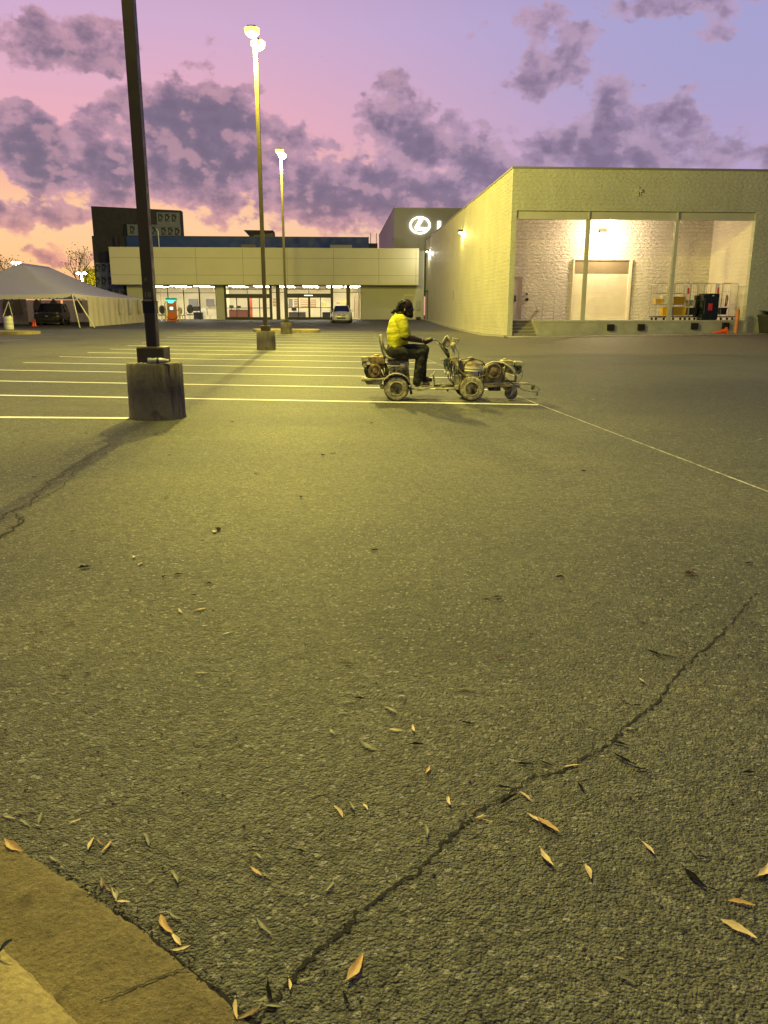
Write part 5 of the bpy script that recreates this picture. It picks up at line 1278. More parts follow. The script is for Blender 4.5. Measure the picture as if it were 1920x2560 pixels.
#PART4
# ================================================================ ride-on line striper and rider
MO = G(992, 1001.5); MYW = radians(-.5); MX = Vector((cos(MYW), sin(MYW), 0)); MY = Vector((-sin(MYW), cos(MYW), 0))
def MP(px, py, ly):
    d = ray(px, py); C = Vector((0, 0, H)); t = (ly+(MO-C).dot(MY))/d.dot(MY); p = C+d*t-MO
    return Vector((p.dot(MX), ly, p.z))
def P(zx, zy, ly=.27): return MP(880+zx/3.318, 730+zy/3.318, ly)
def Q(zx, zy, ly=.27): return MP(930+zx/8.194, 740+zy/8.194, ly)
U1 = (P(1000, 800, 0)-P(900, 800, 0)).x/100      # metres per traced unit
U8 = (Q(1000, 800, .2)-Q(900, 800, .2)).x/100
def machine():
    t = empty('line_striping_machine', MO, MYW, 'paint spattered ride-on line striping machine with two engines and small wheels', 'line striper')
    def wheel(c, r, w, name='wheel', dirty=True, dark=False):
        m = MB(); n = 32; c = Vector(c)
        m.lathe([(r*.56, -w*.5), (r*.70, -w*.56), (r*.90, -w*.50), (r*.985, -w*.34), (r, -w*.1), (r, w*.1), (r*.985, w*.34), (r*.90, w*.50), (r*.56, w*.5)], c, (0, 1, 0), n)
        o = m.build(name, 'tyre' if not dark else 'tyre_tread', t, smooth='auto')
        tr = MB()
        for i in range(n*2):
            a = 2*pi*i/(n*2); cc = c+Vector((cos(a)*r, (w*.22 if i % 2 else -w*.22), sin(a)*r))
            tr.box(-.010, .010, -w*.2, w*.2, -.004, .004, Matrix.Translation(cc) @ Matrix.Rotation(-a+pi/2, 4, 'Y'))
        tr.build('tread', 'tyre_tread', o)
        MB().lathe([(r*.58, -w*.50), (r*.56, -w*.52), (r*.50, -w*.36), (r*.40, -w*.20), (r*.20, -w*.22), (r*.18, -w*.46), (.0, -w*.48)], c, (0, 1, 0), 24).build('rim', 'rim_inner', o, smooth='auto')
        MB().tube([c+Vector((cos(a)*r*.54, -w*.52, sin(a)*r*.54)) for a in [2*pi*i/30 for i in range(31)]], r*.045, 6).build('rim_lip', 'rim_dirty', o, smooth=True)
        h = MB(); h.lathe([(r*.17, -w*.23), (r*.15, -w*.62), (.0, -w*.64)], c, (0, 1, 0), 12)
        for k in range(5): a = k*2*pi/5; h.lathe([(.008, -w*.26), (.008, -w*.20)], c+Vector((cos(a)*r*.30, 0, sin(a)*r*.30)), (0, 1, 0), 6)
        h.build('hub', 'hub_dark', o)
        return o
    rr_ = P(368, 803, 0); rf = P(990, 813, 0); R = .178
    wheel((rr_.x, 0, R), R, .125); wheel((rr_.x-.01, .56, R), R, .125, dark=True)
    wheel((rf.x, 0, R), R, .14); wheel((rf.x-.02, .56, R), R, .14, dark=True)
    rc = P(1318, 858, .25); wheel((rc.x, .25, .088), .088, .06)
    def tb(pts, r, m='spattered', name='tube', n=7): return MB().tube([p if isinstance(p, Vector) else P(*p) for p in pts], r, n).build(name, m, t, smooth=True)
    def plate(pts, y0, y1, m, name, bev=.006):
        return MB().prism([(P(a, b, (y0+y1)/2).x, P(a, b, (y0+y1)/2).z) for a, b in pts], y0, y1).build(name, m, t, bev=bev)
    # axles and chassis
    MB().tube([(rr_.x, .05, R), (rr_.x, .52, R)], .02, 8).build('axle', 'spattered_dark', t); MB().tube([(rf.x, .05, R), (rf.x, .52, R)], .02, 8).build('axle', 'spattered_dark', t)
    # fender
    m = MB(); rows = []
    for i in range(15):
        a = radians(8+i*(150-8)/14); r_ = R+.035; rows.append([(rr_.x+cos(a)*r_*k, y, R+sin(a)*r_*k) for k, y in ((1, -.085), (1.02, -.08), (1.02, .09), (1., .09))])
    m.grid(rows); o = m.build('fender', 'rim_dirty', t, smooth=True); md = o.modifiers.new('s', 'SOLIDIFY'); md.thickness = .008
    # rear engine on its base
    plate([(100, 712), (270, 706), (270, 722), (100, 730)], .10, .46, 'spattered', 'engine_base'); plate([(105, 736), (250, 726), (250, 762), (125, 762)], .14, .42, 'spattered', 'base_pan')
    plate([(118, 600), (262, 598), (268, 700), (120, 702), (100, 650)], .18, .44, 'hub_dark', 'engine_block')
    def engine_cover(zx, zy, r, y, name='recoil_cover'):
        c = P(zx, zy, y); o = MB().lathe([(r, .05), (r, .0), (r*.93, -.02), (r*.70, -.025), (r*.66, -.012), (r*.35, -.012), (r*.32, -.03), (0, -.032)], c, (0, 1, 0), 26).build(name, 'machine_brown', t, smooth='auto')
        m = MB()
        for k in range(12): a = k*pi/6; m.tube([c+Vector((cos(a)*r*.70, -.027, sin(a)*r*.70)), c+Vector((cos(a)*r*.9, -.024, sin(a)*r*.9))], .004, 4)
        m.build('vent', 'hub_dark', o); return o
    engine_cover(190, 652, 56*U1, .15)
    o = plate([(150, 545), (160, 532), (265, 532), (276, 548), (276, 592), (265, 597), (150, 592)], .15, .40, 'machine_brown', 'fuel_tank', .012)
    c = P(205, 532, .28); MB().lathe([(.034, -.01), (.036, .02), (.02, .026)], c, (0, 0, 1), 12).build('fuel_cap', 'machine_yellow', o)
    o = plate([(80, 535), (148, 533), (150, 578), (82, 578)], .14, .36, 'spattered', 'air_filter', .012)
    for yy in (.139,): MB().box(P(95, 535, yy).x, P(135, 535, yy).x, yy-.008, yy, P(95, 570, yy).z, P(95, 543, yy).z).build('filter_label', 'rim_dirty', o)
    plate([(82, 580), (118, 580), (120, 620), (135, 650), (110, 640), (85, 605)], .16, .34, 'spattered_dark', 'carburettor')
    MB().lathe([(.0, -.02), (.028, -.02), (.03, 0), (.03, .06)], P(108, 608, .15), (0, 1, 0), 12).build('choke_knob', 'spattered', t)
    for a, b in (((75, 722), (100, 705)), ((75, 735), (128, 712))): tb([(*a, .12), (*b, .16)], .012, 'spattered_light', 'hitch_lever')
    MB().ell(P(95, 727, .13), (.034, .03, .024), 10, 8).build('tail_lamp', 'rim_dirty', t, smooth=True)
    tb([(268, 600, .2), (300, 690, .2)], .018, 'spattered_dark', 'engine_mount'); tb([(232, 690, .16), (262, 722, .16)], .012, 'rim_dirty', 'brace'); tb([(240, 640, .15), (268, 700, .15)], .010, 'spattered_light', 'brace')
    tb([(275, 590, .2), (292, 640, .2), (262, 700, .2)], .02, 'spattered_dark', 'exhaust_pipe')
    # seat pedestal box, hydraulic tank, battery box
    plate([(292, 566), (472, 574), (470, 640), (300, 640)], .12, .42, 'spattered', 'seat_box'); plate([(312, 640), (470, 640), (480, 755), (360, 700), (318, 690)], .16, .40, 'spattered', 'transmission_box')
    plate([(400, 590), (438, 588), (438, 625), (400, 628)], .095, .12, 'spattered_light', 'battery_bracket'); tb([(292, 612, .10), (430, 616, .10)], .009, 'spattered_light', 'link_rod')
    tb([(322, 640, .12), (330, 668, .11), (365, 668, .11), (376, 634, .12)], .007, 'rim_dirty', 'cable'); tb([(350, 625, .11), (352, 660, .11)], .014, 'hub_dark', 'lever')
    plate([(440, 640), (472, 640), (482, 750), (450, 750)], .12, .16, 'spattered_dark', 'seat_post'); tb([(290, 590, .16), (306, 640, .16), (280, 705, .14)], .016, 'hub_dark', 'shock_strut')
    plate([(230, 775), (262, 768), (262, 795), (240, 792)], .06, .5, 'spattered_dark', 'rear_bumper'); plate([(470, 790), (492, 788), (500, 838), (480, 838)], .05, .5, 'spattered_dark', 'mud_flap')
    plate([(258, 706), (480, 742), (480, 770), (258, 740)], .20, .40, 'hub_dark', 'frame_rail')
    # footboard
    o = plate([(490, 778), (560, 788), (668, 770), (664, 782), (600, 800), (560, 810), (490, 796)], .02, .52, 'spattered', 'footboard', .004)
    o = tb([(688, 790, .08), (676, 690, .08)], .014, 'spattered', 'pedal_post'); MB().tube([P(652, 692, .08), P(672, 680, .08), P(686, 658, .08)], [(.03, .006)]*3, 8).build('pedal', 'spattered_light', o)
    # drawbar
    tb([(690, 776, .26), (740, 772, .26), (850, 780, .26)], .022, 'spattered', 'drawbar'); tb([(690, 804, .20), (860, 802, .20)], .012, 'spattered_light', 'link_rod')
    MB().ell(P(760, 782, .24), (.05, .04, .022), 10, 6).build('coupling', 'machine_yellow', t, smooth=True); MB().lathe([(.018, -.03), (.02, 0), (.018, .03)], P(793, 815, .22), (0, 1, 0), 10).build('hitch_pin', 'hub_dark', t)
    # seat
    pts = [(178, 790), (186, 830), (205, 950), (235, 1090), (275, 1195), (330, 1252), (420, 1268), (510, 1256)]
    sp = [Q(a, b, .275) for a, b in pts]
    MB().tube(sp, [(.15, .018), (.19, .022), (.205, .024), (.205, .026), (.20, .03), (.21, .03), (.21, .028), (.18, .02)], 18).build('seat', 'seat_vinyl', t, smooth=True)
    MB().tube([p+Vector((-.022, 0, -.012)) for p in sp[:6]], [(.11, .01), (.15, .012), (.16, .012), (.16, .014), (.15, .014), (.14, .014)], 14).build('seat_shell', 'spattered_dark', t, smooth=True)
    plate([(300, 545), (470, 550), (468, 568), (300, 566)], .12, .44, 'hub_dark', 'seat_mount')
    # steering column, handlebar
    tb([(730, 432, .27), (790, 520, .27), (858, 640, .27), (882, 790, .27)], .020, 'spattered_dark', 'steering_column', 9); tb([(742, 430, .36), (800, 525, .36), (862, 650, .36)], .018, 'spattered_dark', 'steering_column', 9)
    for y in (.12, .42):
        tb([(628, 416, y), (652, 400, y), (690, 398, y+(.03 if y < .2 else -.03)), (718, 412, .27+(y-.27)*.5), (740, 436, .27)], .013, 'steel', 'handlebar'); 
        o = tb([(600, 430, y), (652, 404, y)], .019, 'black_rubber', 'grip'); MB().ell(P(660, 386, y), (.020, .02, .018), 8, 6).build('throttle_knob', 'steel', t, smooth=True); tb([(664, 392, y), (700, 400, y+.01), (735, 425, y+.02)], .005, 'steel', 'brake_cable')
    tb([(700, 414, .22), (735, 440, .24), (760, 470, .24)], .010, 'spattered_light', 'bracket')
    # lamps and boxes at the column head
    o = plate([(745, 425), (775, 368), (795, 366), (812, 400), (818, 440), (780, 460)], .20, .36, 'spattered', 'control_box', .012)
    m = MB(); m.tube([P(748, 428, .19), P(776, 376, .19), P(788, 366, .19), (P(806, 392, .19)), P(822, 430, .19)], [.010, .012, .016, .016, .01], 7); m.build('shield_edge', 'spattered_light', t, smooth=True)
    plate([(790, 372), (808, 372), (836, 438), (818, 452)], .18, .34, 'rim_dirty', 'screen_hood', .01)
    MB().ell(P(838, 440, .20), (.045, .04, .045), 14, 10).build('work_lamp', 'machine_yellow', t, smooth=True)
    plate([(832, 380), (852, 378), (858, 420), (832, 424)], .22, .28, 'spattered', 'switch_box'); tb([(852, 384, .24), (880, 392, .24), (896, 404, .24)], .005, 'spattered_light', 'cable'); tb([(860, 420, .24), (880, 420, .24), (884, 400, .24), (862, 396, .24)], .006, 'spattered_dark', 'cable')
    plate([(820, 455), (848, 455), (852, 520), (860, 600), (836, 610), (812, 540)], .20, .30, 'spattered_light', 'column_guard'); plate([(845, 540), (868, 535), (882, 610), (870, 640), (852, 620)], .18, .32, 'machine_yellow', 'pressure_plate')
    tb([(848, 452, .22), (870, 480, .22), (884, 515, .22), (882, 570, .22)], .006, 'spattered_light', 'cable'); tb([(740, 440, .2), (775, 500, .18), (800, 520, .18)], .012, 'hub_dark', 'gearbox_arm')
    plate([(745, 455), (790, 470), (810, 520), (800, 530), (765, 500)], .22, .34, 'spattered_dark', 'hydraulic_block', .008)
    # hose bundle
    rnd = random.Random(5)
    for i in range(9):
        x0 = 765+i*8; zb = 640+rnd.uniform(-40, 30)+i*4; y = .12+rnd.uniform(-.03, .08)
        tb([(x0+20, 548, y), (x0, 565, y), (x0-4+rnd.uniform(-3, 3), zb-50, y), (x0+6, zb, y), (x0+16, zb-40, y+.03), (x0+20, 580, y+.03)], .0075, ('hose_blue', 'spattered_dark', 'hose_blue', 'spattered')[i % 4], 'hose', 6)
    for i in range(7):
        x0 = 800+i*13; y = .13+rnd.uniform(-.02, .10)
        tb([(x0, 600, y), (x0+rnd.uniform(-12, 10), 660, y), (x0+6+rnd.uniform(-10, 16), 720, y), (845+i*5, 770, y+.03)], .009, ('spattered', 'spattered_dark', 'spattered_light')[i % 3], 'hose', 6)
    for (a, b) in ((775, 690), (800, 700), (830, 742)): tb([(a-6, b-38, .10), (a+2, b, .10)], .013, 'spattered_light', 'spray_gun'); 
    tb([(735, 555, .10), (752, 568, .10)], .007, 'rim_dirty', 'trigger_lever'); MB().lathe([(.028, -.03), (.03, 0), (.028, .03)], P(868, 792, .1), (0, 1, 0), 12).build('valve_body', 'rim_dirty', t)
    plate([(838, 690), (900, 680), (910, 760), (888, 800), (850, 780)], .12, .34, 'spattered', 'pump_lower', .01)
    tb([(810, 540, .07), (850, 590, .06), (900, 660, .04), (950, 700, .03), (990, 712, .03), (1050, 706, .03), (1112, 688, .04)], .009, 'hose_tan', 'hose', 7)
    tb([(1112, 688, .04), (1160, 668, .05), (1205, 666, .05), (1250, 690, .05), (1310, 745, .06), (1385, 795, .08)], .008, 'hub_dark', 'hose', 7)
    tb([(880, 580, .2), (905, 560, .2), (960, 552, .2), (1010, 552, .22)], .011, 'hose_tan', 'hose', 7); tb([(960, 552, .2), (985, 543, .2), (1015, 550, .2)], .012, 'machine_yellow', 'suction_tube')
    # drum behind the bucket
    c0 = P(915, 700, .42); MB().lathe([(.13, 0), (.14, .02), (.14, .25), (.135, .27), (.0, .275)], (c0.x+.03, .42, c0.z-.03), (0, 0, 1), 20).build('paint_hopper', 'spattered', t, smooth='auto')
    # pump unit: big rounded belt guard
    gp = [(1075, 748), (1085, 690), (1092, 640), (1118, 602), (1160, 582), (1210, 580), (1262, 592), (1310, 622), (1345, 665), (1358, 700), (1352, 742)]
    plate(gp, .13, .40, 'guard', 'belt_guard', .02)
    m = MB(); m.tube([P(a, b, .125) for a, b in gp[1:-1]], .014, 8); m.build('guard_rim', 'spattered_light', t, smooth=True)
    c = P(1175, 655, .12); r = 66*U1; o = MB().lathe([(r, .02), (r, -.01), (r*.94, -.02), (r*.86, -.022), (r*.84, -.004), (r*.42, -.006), (r*.40, -.02), (0, -.022)], c, (0, 1, 0), 28).build('pulley_cover', 'machine_brown', t, smooth='auto')
    MB().ell(P(1262, 632, .125), (.018, .01, .018), 10, 6).build('guard_boss', 'spattered_light', t, smooth=True)
    plate([(1275, 668), (1350, 690), (1352, 738), (1270, 730)], .10, .13, 'spattered_light', 'pump_housing', .01); tb([(1268, 612, .12), (1266, 735, .12)], .008, 'spattered_dark', 'brace')
    # front engine top
    o = plate([(1232, 570), (1242, 562), (1325, 566), (1338, 580), (1336, 608), (1300, 612), (1240, 590)], .16, .40, 'machine_yellow', 'fuel_tank', .012); MB().lathe([(.026, -.005), (.028, .018), (.014, .024)], P(1266, 562, .27), (0, 0, 1), 12).build('fuel_cap', 'spattered_light', o)
    plate([(1342, 578), (1350, 572), (1408, 576), (1415, 586), (1412, 612), (1345, 610)], .16, .38, 'spattered', 'air_filter', .012)
    plate([(1340, 612), (1400, 614), (1398, 660), (1380, 680), (1362, 678), (1358, 640), (1340, 628)], .18, .36, 'spattered_dark', 'muffler', .01); tb([(1398, 620, .18), (1400, 650, .18), (1388, 676, .18)], .010, 'spattered_dark', 'exhaust_pipe')
    tb([(1408, 640, .3), (1416, 690, .3), (1390, 735, .3), (1350, 745, .3)], .005, 'spattered_light', 'cable')
    # chassis rails
    plate([(1075, 752), (1455, 752), (1455, 760), (1075, 766)], .14, .17, 'spattered_light', 'frame_rail', .002); plate([(1075, 768), (1300, 764), (1300, 782), (1075, 784)], .12, .42, 'machine_brown', 'frame_deck', .004)
    plate([(1130, 786), (1225, 786), (1225, 815), (1130, 815)], .16, .38, 'hub_dark', 'underbox'); tb([(1300, 756, .17), (1440, 764, .17)], .010, 'spattered_light', 'frame_arm')
    plate([(1300, 770), (1385, 768), (1390, 782), (1330, 792)], .18, .34, 'spattered_light', 'fork_crown'); 
    for y in (.205, .295): plate([(1335, 790), (1362, 786), (1368, 805), (1330, 862), (1310, 862)], y-.006, y+.006, 'spattered_light', 'caster_fork', .002)
    plate([(1245, 770), (1290, 766), (1300, 810), (1262, 812)], .20, .32, 'rim_dirty', 'caster_bracket', .008); tb([(1262, 770, .18), (1310, 800, .18)], .014, 'hub_dark', 'caster_lock')
    tb([(1385, 792, .2), (1430, 815, .2), (1485, 826, .2), (1538, 830, .2)], .008, 'spattered_light', 'pointer_arm'); MB().ell(P(1537, 848, .2), (.016, .016, .03), 8, 6).build('pointer_tip', 'rim_dirty', t, smooth=True)
    tb([(1440, 764, .17), (1510, 768, .17)], .006, 'spattered_dark', 'pointer_rod'); plate([(1488, 770), (1508, 760), (1520, 790), (1500, 812), (1482, 806)], .15, .20, 'spattered_dark', 'laser_bracket', .006); tb([(1508, 770, .17), (1538, 785, .17), (1556, 805, .17), (1540, 828, .17)], .006, 'spattered_dark', 'pointer_loop')
    # painted bucket standing on the deck
    b = empty('paint_bucket', MO+MX*P(1012, 712, .22).x+MY*.22+Vector((0, 0, P(1012, 716, .22).z)), MYW, 'cream paint bucket riding on the striping machine above the front wheel', 'bucket')
    w0 = (P(1072, 700, .1)-P(940, 700, .1)).x/2; w1 = (P(1092, 610, .1)-P(930, 610, .1)).x/2; hh = P(1012, 607, .1).z-P(1012, 712, .1).z
    MB().lathe([(w0, 0), (w0*1.02, .01), (w0+(w1-w0)*.55, hh*.55), (w1*1.03, hh*.60), (w1*1.03, hh*.64), (w1*.98, hh*.66), (w1*.99, hh*.80), (w1*1.04, hh*.82), (w1*1.04, hh*.86), (w1, hh*.88), (w1*1.02, hh), (w1*.96, hh), (w1*.93, hh*.85), (.0, hh*.84)], (0, 0, 0), n=30).build('bucket_body', 'bucket', b, smooth='auto')
    MB().box(w0*.42, w0*.72, -w0-.016, -w0+.02, hh*.22, hh*.50).build('bucket_label', 'frame_black', b)
    MB().box(w0*.52, w0*.62, -w0-.019, -w0-.0161, hh*.28, hh*.44).build('label_print', 'bucket', b)
    m = MB(); m.tube([(cos(a)*w1*1.05, -.01, hh*.98+sin(a)*.095) for a in [pi*i/14 for i in range(15)]], .010, 6); m.build('bail', 'spattered_dark', b, smooth=True)
    MB().lathe([(w1*.99, hh*.98), (w1*.9, hh+.035), (w1*.5, hh+.058), (0, hh+.06)], (0, .01, 0), n=24).build('bucket_lid', 'machine_brown', b, smooth='auto')
    return t
machine()

def rider():
    t = empty('person', MO+MX*Q(450, 1150).x+MY*.275, MYW, 'man in yellow t-shirt and dark trousers seated on the striping machine holding its handlebar', 'person')
    off = Vector((Q(450, 1150).x, .275, 0))
    def q(a, b, y=.275): return Q(a, b, y)-off
    s = U8
    def limb(m, pts, rs, n=12): m.tube(pts, rs, n)
    # ---- body
    m = MB()
    hc = q(688, 205); m.ell(hc, (150*s, .078, 142*s), 20, 14)
    m.ell(q(745, 300), (98*s, .064, 118*s), 16, 12); m.ell(q(760, 378), (72*s, .052, 60*s), 14, 10)
    m.tube([q(826, 235), q(843, 285), q(846, 303)], [(.012, .010), (.017, .014), (.014, .010)], 8)          # nose
    m.tube([q(838, 340), q(832, 350)], [(.022, .012)]*2, 8); m.tube([q(832, 362), q(824, 374)], [(.020, .011)]*2, 8)
    m.tube([q(800, 215, .235), q(822, 212, .275), q(800, 215, .315)], .012, 8)
    for y in (.197, .353): m.ell(q(668, 290, y), (.016, .010, .028), 8, 8)
    m.chain([q(570, 430), q(610, 350), q(660, 290)], [(.075, .078), (.062, .066), (.058, .062)], 14)
    m.chain([q(470, 1180), q(490, 1000), q(540, 800), q(535, 620), q(560, 450), q(580, 410)], [(.16, .12), (.17, .12), (.185, .155), (.18, .13), (.16, .085), (.08, .06)], 18)
    for (y0, y1, yk, hip, knee, ank, toe) in ((.175, .16, .15, (450, 1165), (1045, 1160), (935, 1730), (1150, 1800)), (.375, .385, .39, (450, 1150), (1075, 1100), (1010, 1650), (1200, 1720))):
        m.chain([q(*hip, y0), q((hip[0]+knee[0])/2, (hip[1]+knee[1])/2, y1), q(*knee, yk)], [.092, .078, .060], 12)
        m.chain([q(*knee, yk), q(knee[0]-40, knee[1]+180, yk), q(*ank, yk)], [.058, .054, .036], 12); m.chain([q(*ank, yk), q(*toe, yk)], [.036, .028], 10)
    # near arm and far arm
    arms = (((595, 480, .10), (680, 845, .06), (1035, 925, .10)), ((620, 490, .45), (735, 850, .50), (1030, 920, .43)))
    for (S_, E_, W_) in arms:
        S_, E_, W_ = q(*S_), q(*E_), q(*W_)
        m.chain([S_, S_.lerp(E_, .5), E_], [.062, .056, .046], 12); m.chain([E_-Vector((.012, 0, 0)), E_.lerp(W_, .35), W_], [.048, .047, .030], 12)
    # hands gripping the bar
    for (yy, W_) in ((.12, arms[0][2]), (.42, arms[1][2])):
        sgn = -1 if yy < .2 else 1
        w = q(*W_); g0 = q(1125, 925, yy); g1 = q(1225, 890, yy)
        m.chain([w, q(1085, 925, yy+sgn*.01), q(1135, 915, yy+sgn*.012)], [(.030, .024), (.040, .024), (.040, .020)], 10)
        for i, ln in enumerate((.92, 1.0, .96, .80)):
            u = 1.0-i*.27; c = g0.lerp(g1, u); k = ln*.026
            base = q(1130, 912, yy).lerp(c, .55)+Vector((0, sgn*.006, .020))
            m.chain([base, c+Vector((0, sgn*.004, k+.006)), c+Vector((.004, sgn*.024, .010)), c+Vector((.002, sgn*.022, -.018)), c+Vector((-.004, sgn*.002, -.030))], [.0105, .0102, .0100, .0094, .0082], 8)
        th = q(1120, 900, yy); m.chain([q(1090, 930, yy-sgn*.012), q(1130, 960, yy-sgn*.020), q(1175, 950, yy-sgn*.016), q(1205, 925, yy-sgn*.014)], [.014, .0125, .0115, .009], 8)
    remesh('body', m, 'skin', t, .0075, 2)
    # eyes
    for y in (.243, .307): MB().ell(q(806, 252, y), (.009, .011, .009), 8, 6).build('eye', 'collar', t, smooth=True)
    MB().ell(q(672, 292, .186), (.010, .008, .014), 8, 6).build('earpiece', 'collar', t, smooth=True)
    # beard and hair
    m = MB(); m.chain([q(690, 330, .215), q(735, 395, .225), q(800, 405, .275), q(735, 395, .325), q(690, 330, .335)], [.018, .030, .036, .030, .018], 10); m.ell(q(785, 400), (56*s, .046, 40*s), 12, 8); m.ell(q(750, 390), (60*s, .050, 46*s), 12, 8)
    remesh('beard', m, 'beard', t, .007, 2)
    m = MB(); m.ell(q(636, 200), (122*s, .080, 122*s), 18, 12); m.ell(q(590, 258), (88*s, .072, 88*s), 14, 10); m.chain([q(560, 250), q(530, 285), q(500, 300)], [.05, .038, .032], 10)
    rnd = random.Random(8)
    for i in range(16):
        a = q(515+rnd.uniform(-15, 15), 285+rnd.uniform(-20, 25), .275+rnd.uniform(-.03, .03)); b = q(375+rnd.uniform(0, 60), 385+rnd.uniform(-50, 15), .275+rnd.uniform(-.06, .06))
        m.tube([a, a.lerp(b, .5)+Vector((0, 0, .022)), b], [.012, .011, .006], 6)
    for i in range(14):
        yy = .275+(i/13-.5)*.15; m.tube([q(690, 75+abs(i-6.5)*6, yy), q(590, 120+abs(i-6.5)*5, yy), q(535, 220, yy)], .009, 5)
    remesh('hair', m, 'hair', t, .007, 1)
    # shirt
    m = MB()
    m.chain([q(475, 1075), q(500, 985), q(530, 860), q(548, 745), q(540, 600), q(548, 500), q(566, 425)], [(.198, .092), (.205, .128), (.215, .160), (.220, .178), (.212, .150), (.19, .112), (.10, .062)], 22)
    for (S_, M2, E_) in (((585, 490, .105), (640, 640, .075), (676, 790, .062)), ((605, 495, .445), (660, 640, .485), (700, 770, .50))):
        m.chain([q(550, 470, .275+(S_[2]-.275)*.5), q(*S_), q(*M2), q(*E_)], [.07, .084, .079, .068], 14)
    sh = remesh('shirt', m, 'shirt', t, .010, 3)
    tx = bpy.data.textures.new('folds', 'CLOUDS'); tx.noise_scale = .09; md = sh.modifiers.new('d', 'DISPLACE'); md.texture = tx; md.strength = .012; md.texture_coords = 'LOCAL'; md.mid_level = .5
    MB().tube([q(530, 398, .275-.09), q(600, 385, .20), q(655, 440, .275), q(600, 385, .35), q(530, 398, .365), q(505, 370, .275), q(530, 398, .185)], .009, 8).build('collar', 'collar', sh, smooth=True)
    # trousers
    m = MB()
    m.chain([q(475, 1050), q(465, 1110), q(470, 1180)], [(.195, .105), (.21, .125), (.20, .115)], 18); m.ell(q(450, 1170), (.15, .20, .085), 16, 10)
    for (y0, y1, yk, hip, knee, ank) in ((.165, .145, .135, (470, 1160), (1040, 1160), (925, 1760)), (.385, .40, .405, (470, 1150), (1075, 1098), (1010, 1660))):
        m.chain([q(*hip, y0), q((hip[0]+knee[0])/2, (hip[1]+knee[1])/2-5, y1), q(*knee, yk)], [.120, .100, .077], 16)
        m.chain([q(knee[0]-4, knee[1]-4, yk), q(knee[0]-45, knee[1]+200, yk), q(*ank, yk)], [.076, .078, .070], 16)
    tr = remesh('trousers', m, 'trousers', t, .011, 3)
    md = tr.modifiers.new('d', 'DISPLACE'); md.texture = tx; md.strength = .020; md.texture_coords = 'LOCAL'; md.mid_level = .5
    for (yk, heel, toe, top) in ((.135, (870, 1800), (1175, 1810), (935, 1740)), (.405, (960, 1725), (1215, 1735), (1015, 1665))):
        m = MB(); m.tube([q(*heel, yk), q((heel[0]*2+toe[0])/3, heel[1]-8, yk), q((heel[0]+toe[0]*2)/3, toe[1]-4, yk), q(*toe, yk)], [(.040, .034), (.046, .042), (.050, .030), (.038, .020)], 12); m.tube([q(*top, yk), q(heel[0]+50, heel[1]-10, yk)], [.045, .042], 10)
        so = remesh('shoe', m, 'shoe', t, .008, 1)
        MB().tube([q(heel[0]-8, heel[1]+28, yk), q(toe[0]-40, toe[1]+24, yk), q(toe[0]+6, toe[1]+18, yk)], [(.044, .008), (.052, .008), (.036, .007)], 10).build('sole', 'spattered_light', so, smooth=True)
        if yk < .2: MB().tube([q(1090, 1795, yk-.046), q(1150, 1812, yk-.04)], [(.006, .014), (.006, .012)], 8).build('shoe_side', 'shoe_red', so); MB().ell(q(1000, 1785, yk-.044), (.035, .008, .022), 10, 6).build('shoe_patch', 'shoe_light', so)
    # bracelets
    for z_ in (1030,): MB().lathe([(.033, -.004), (.036, 0), (.033, .004)], q(z_, 922, .10), (1, 0, -.1), 14).build('bracelet', 'steel', t)
rider()

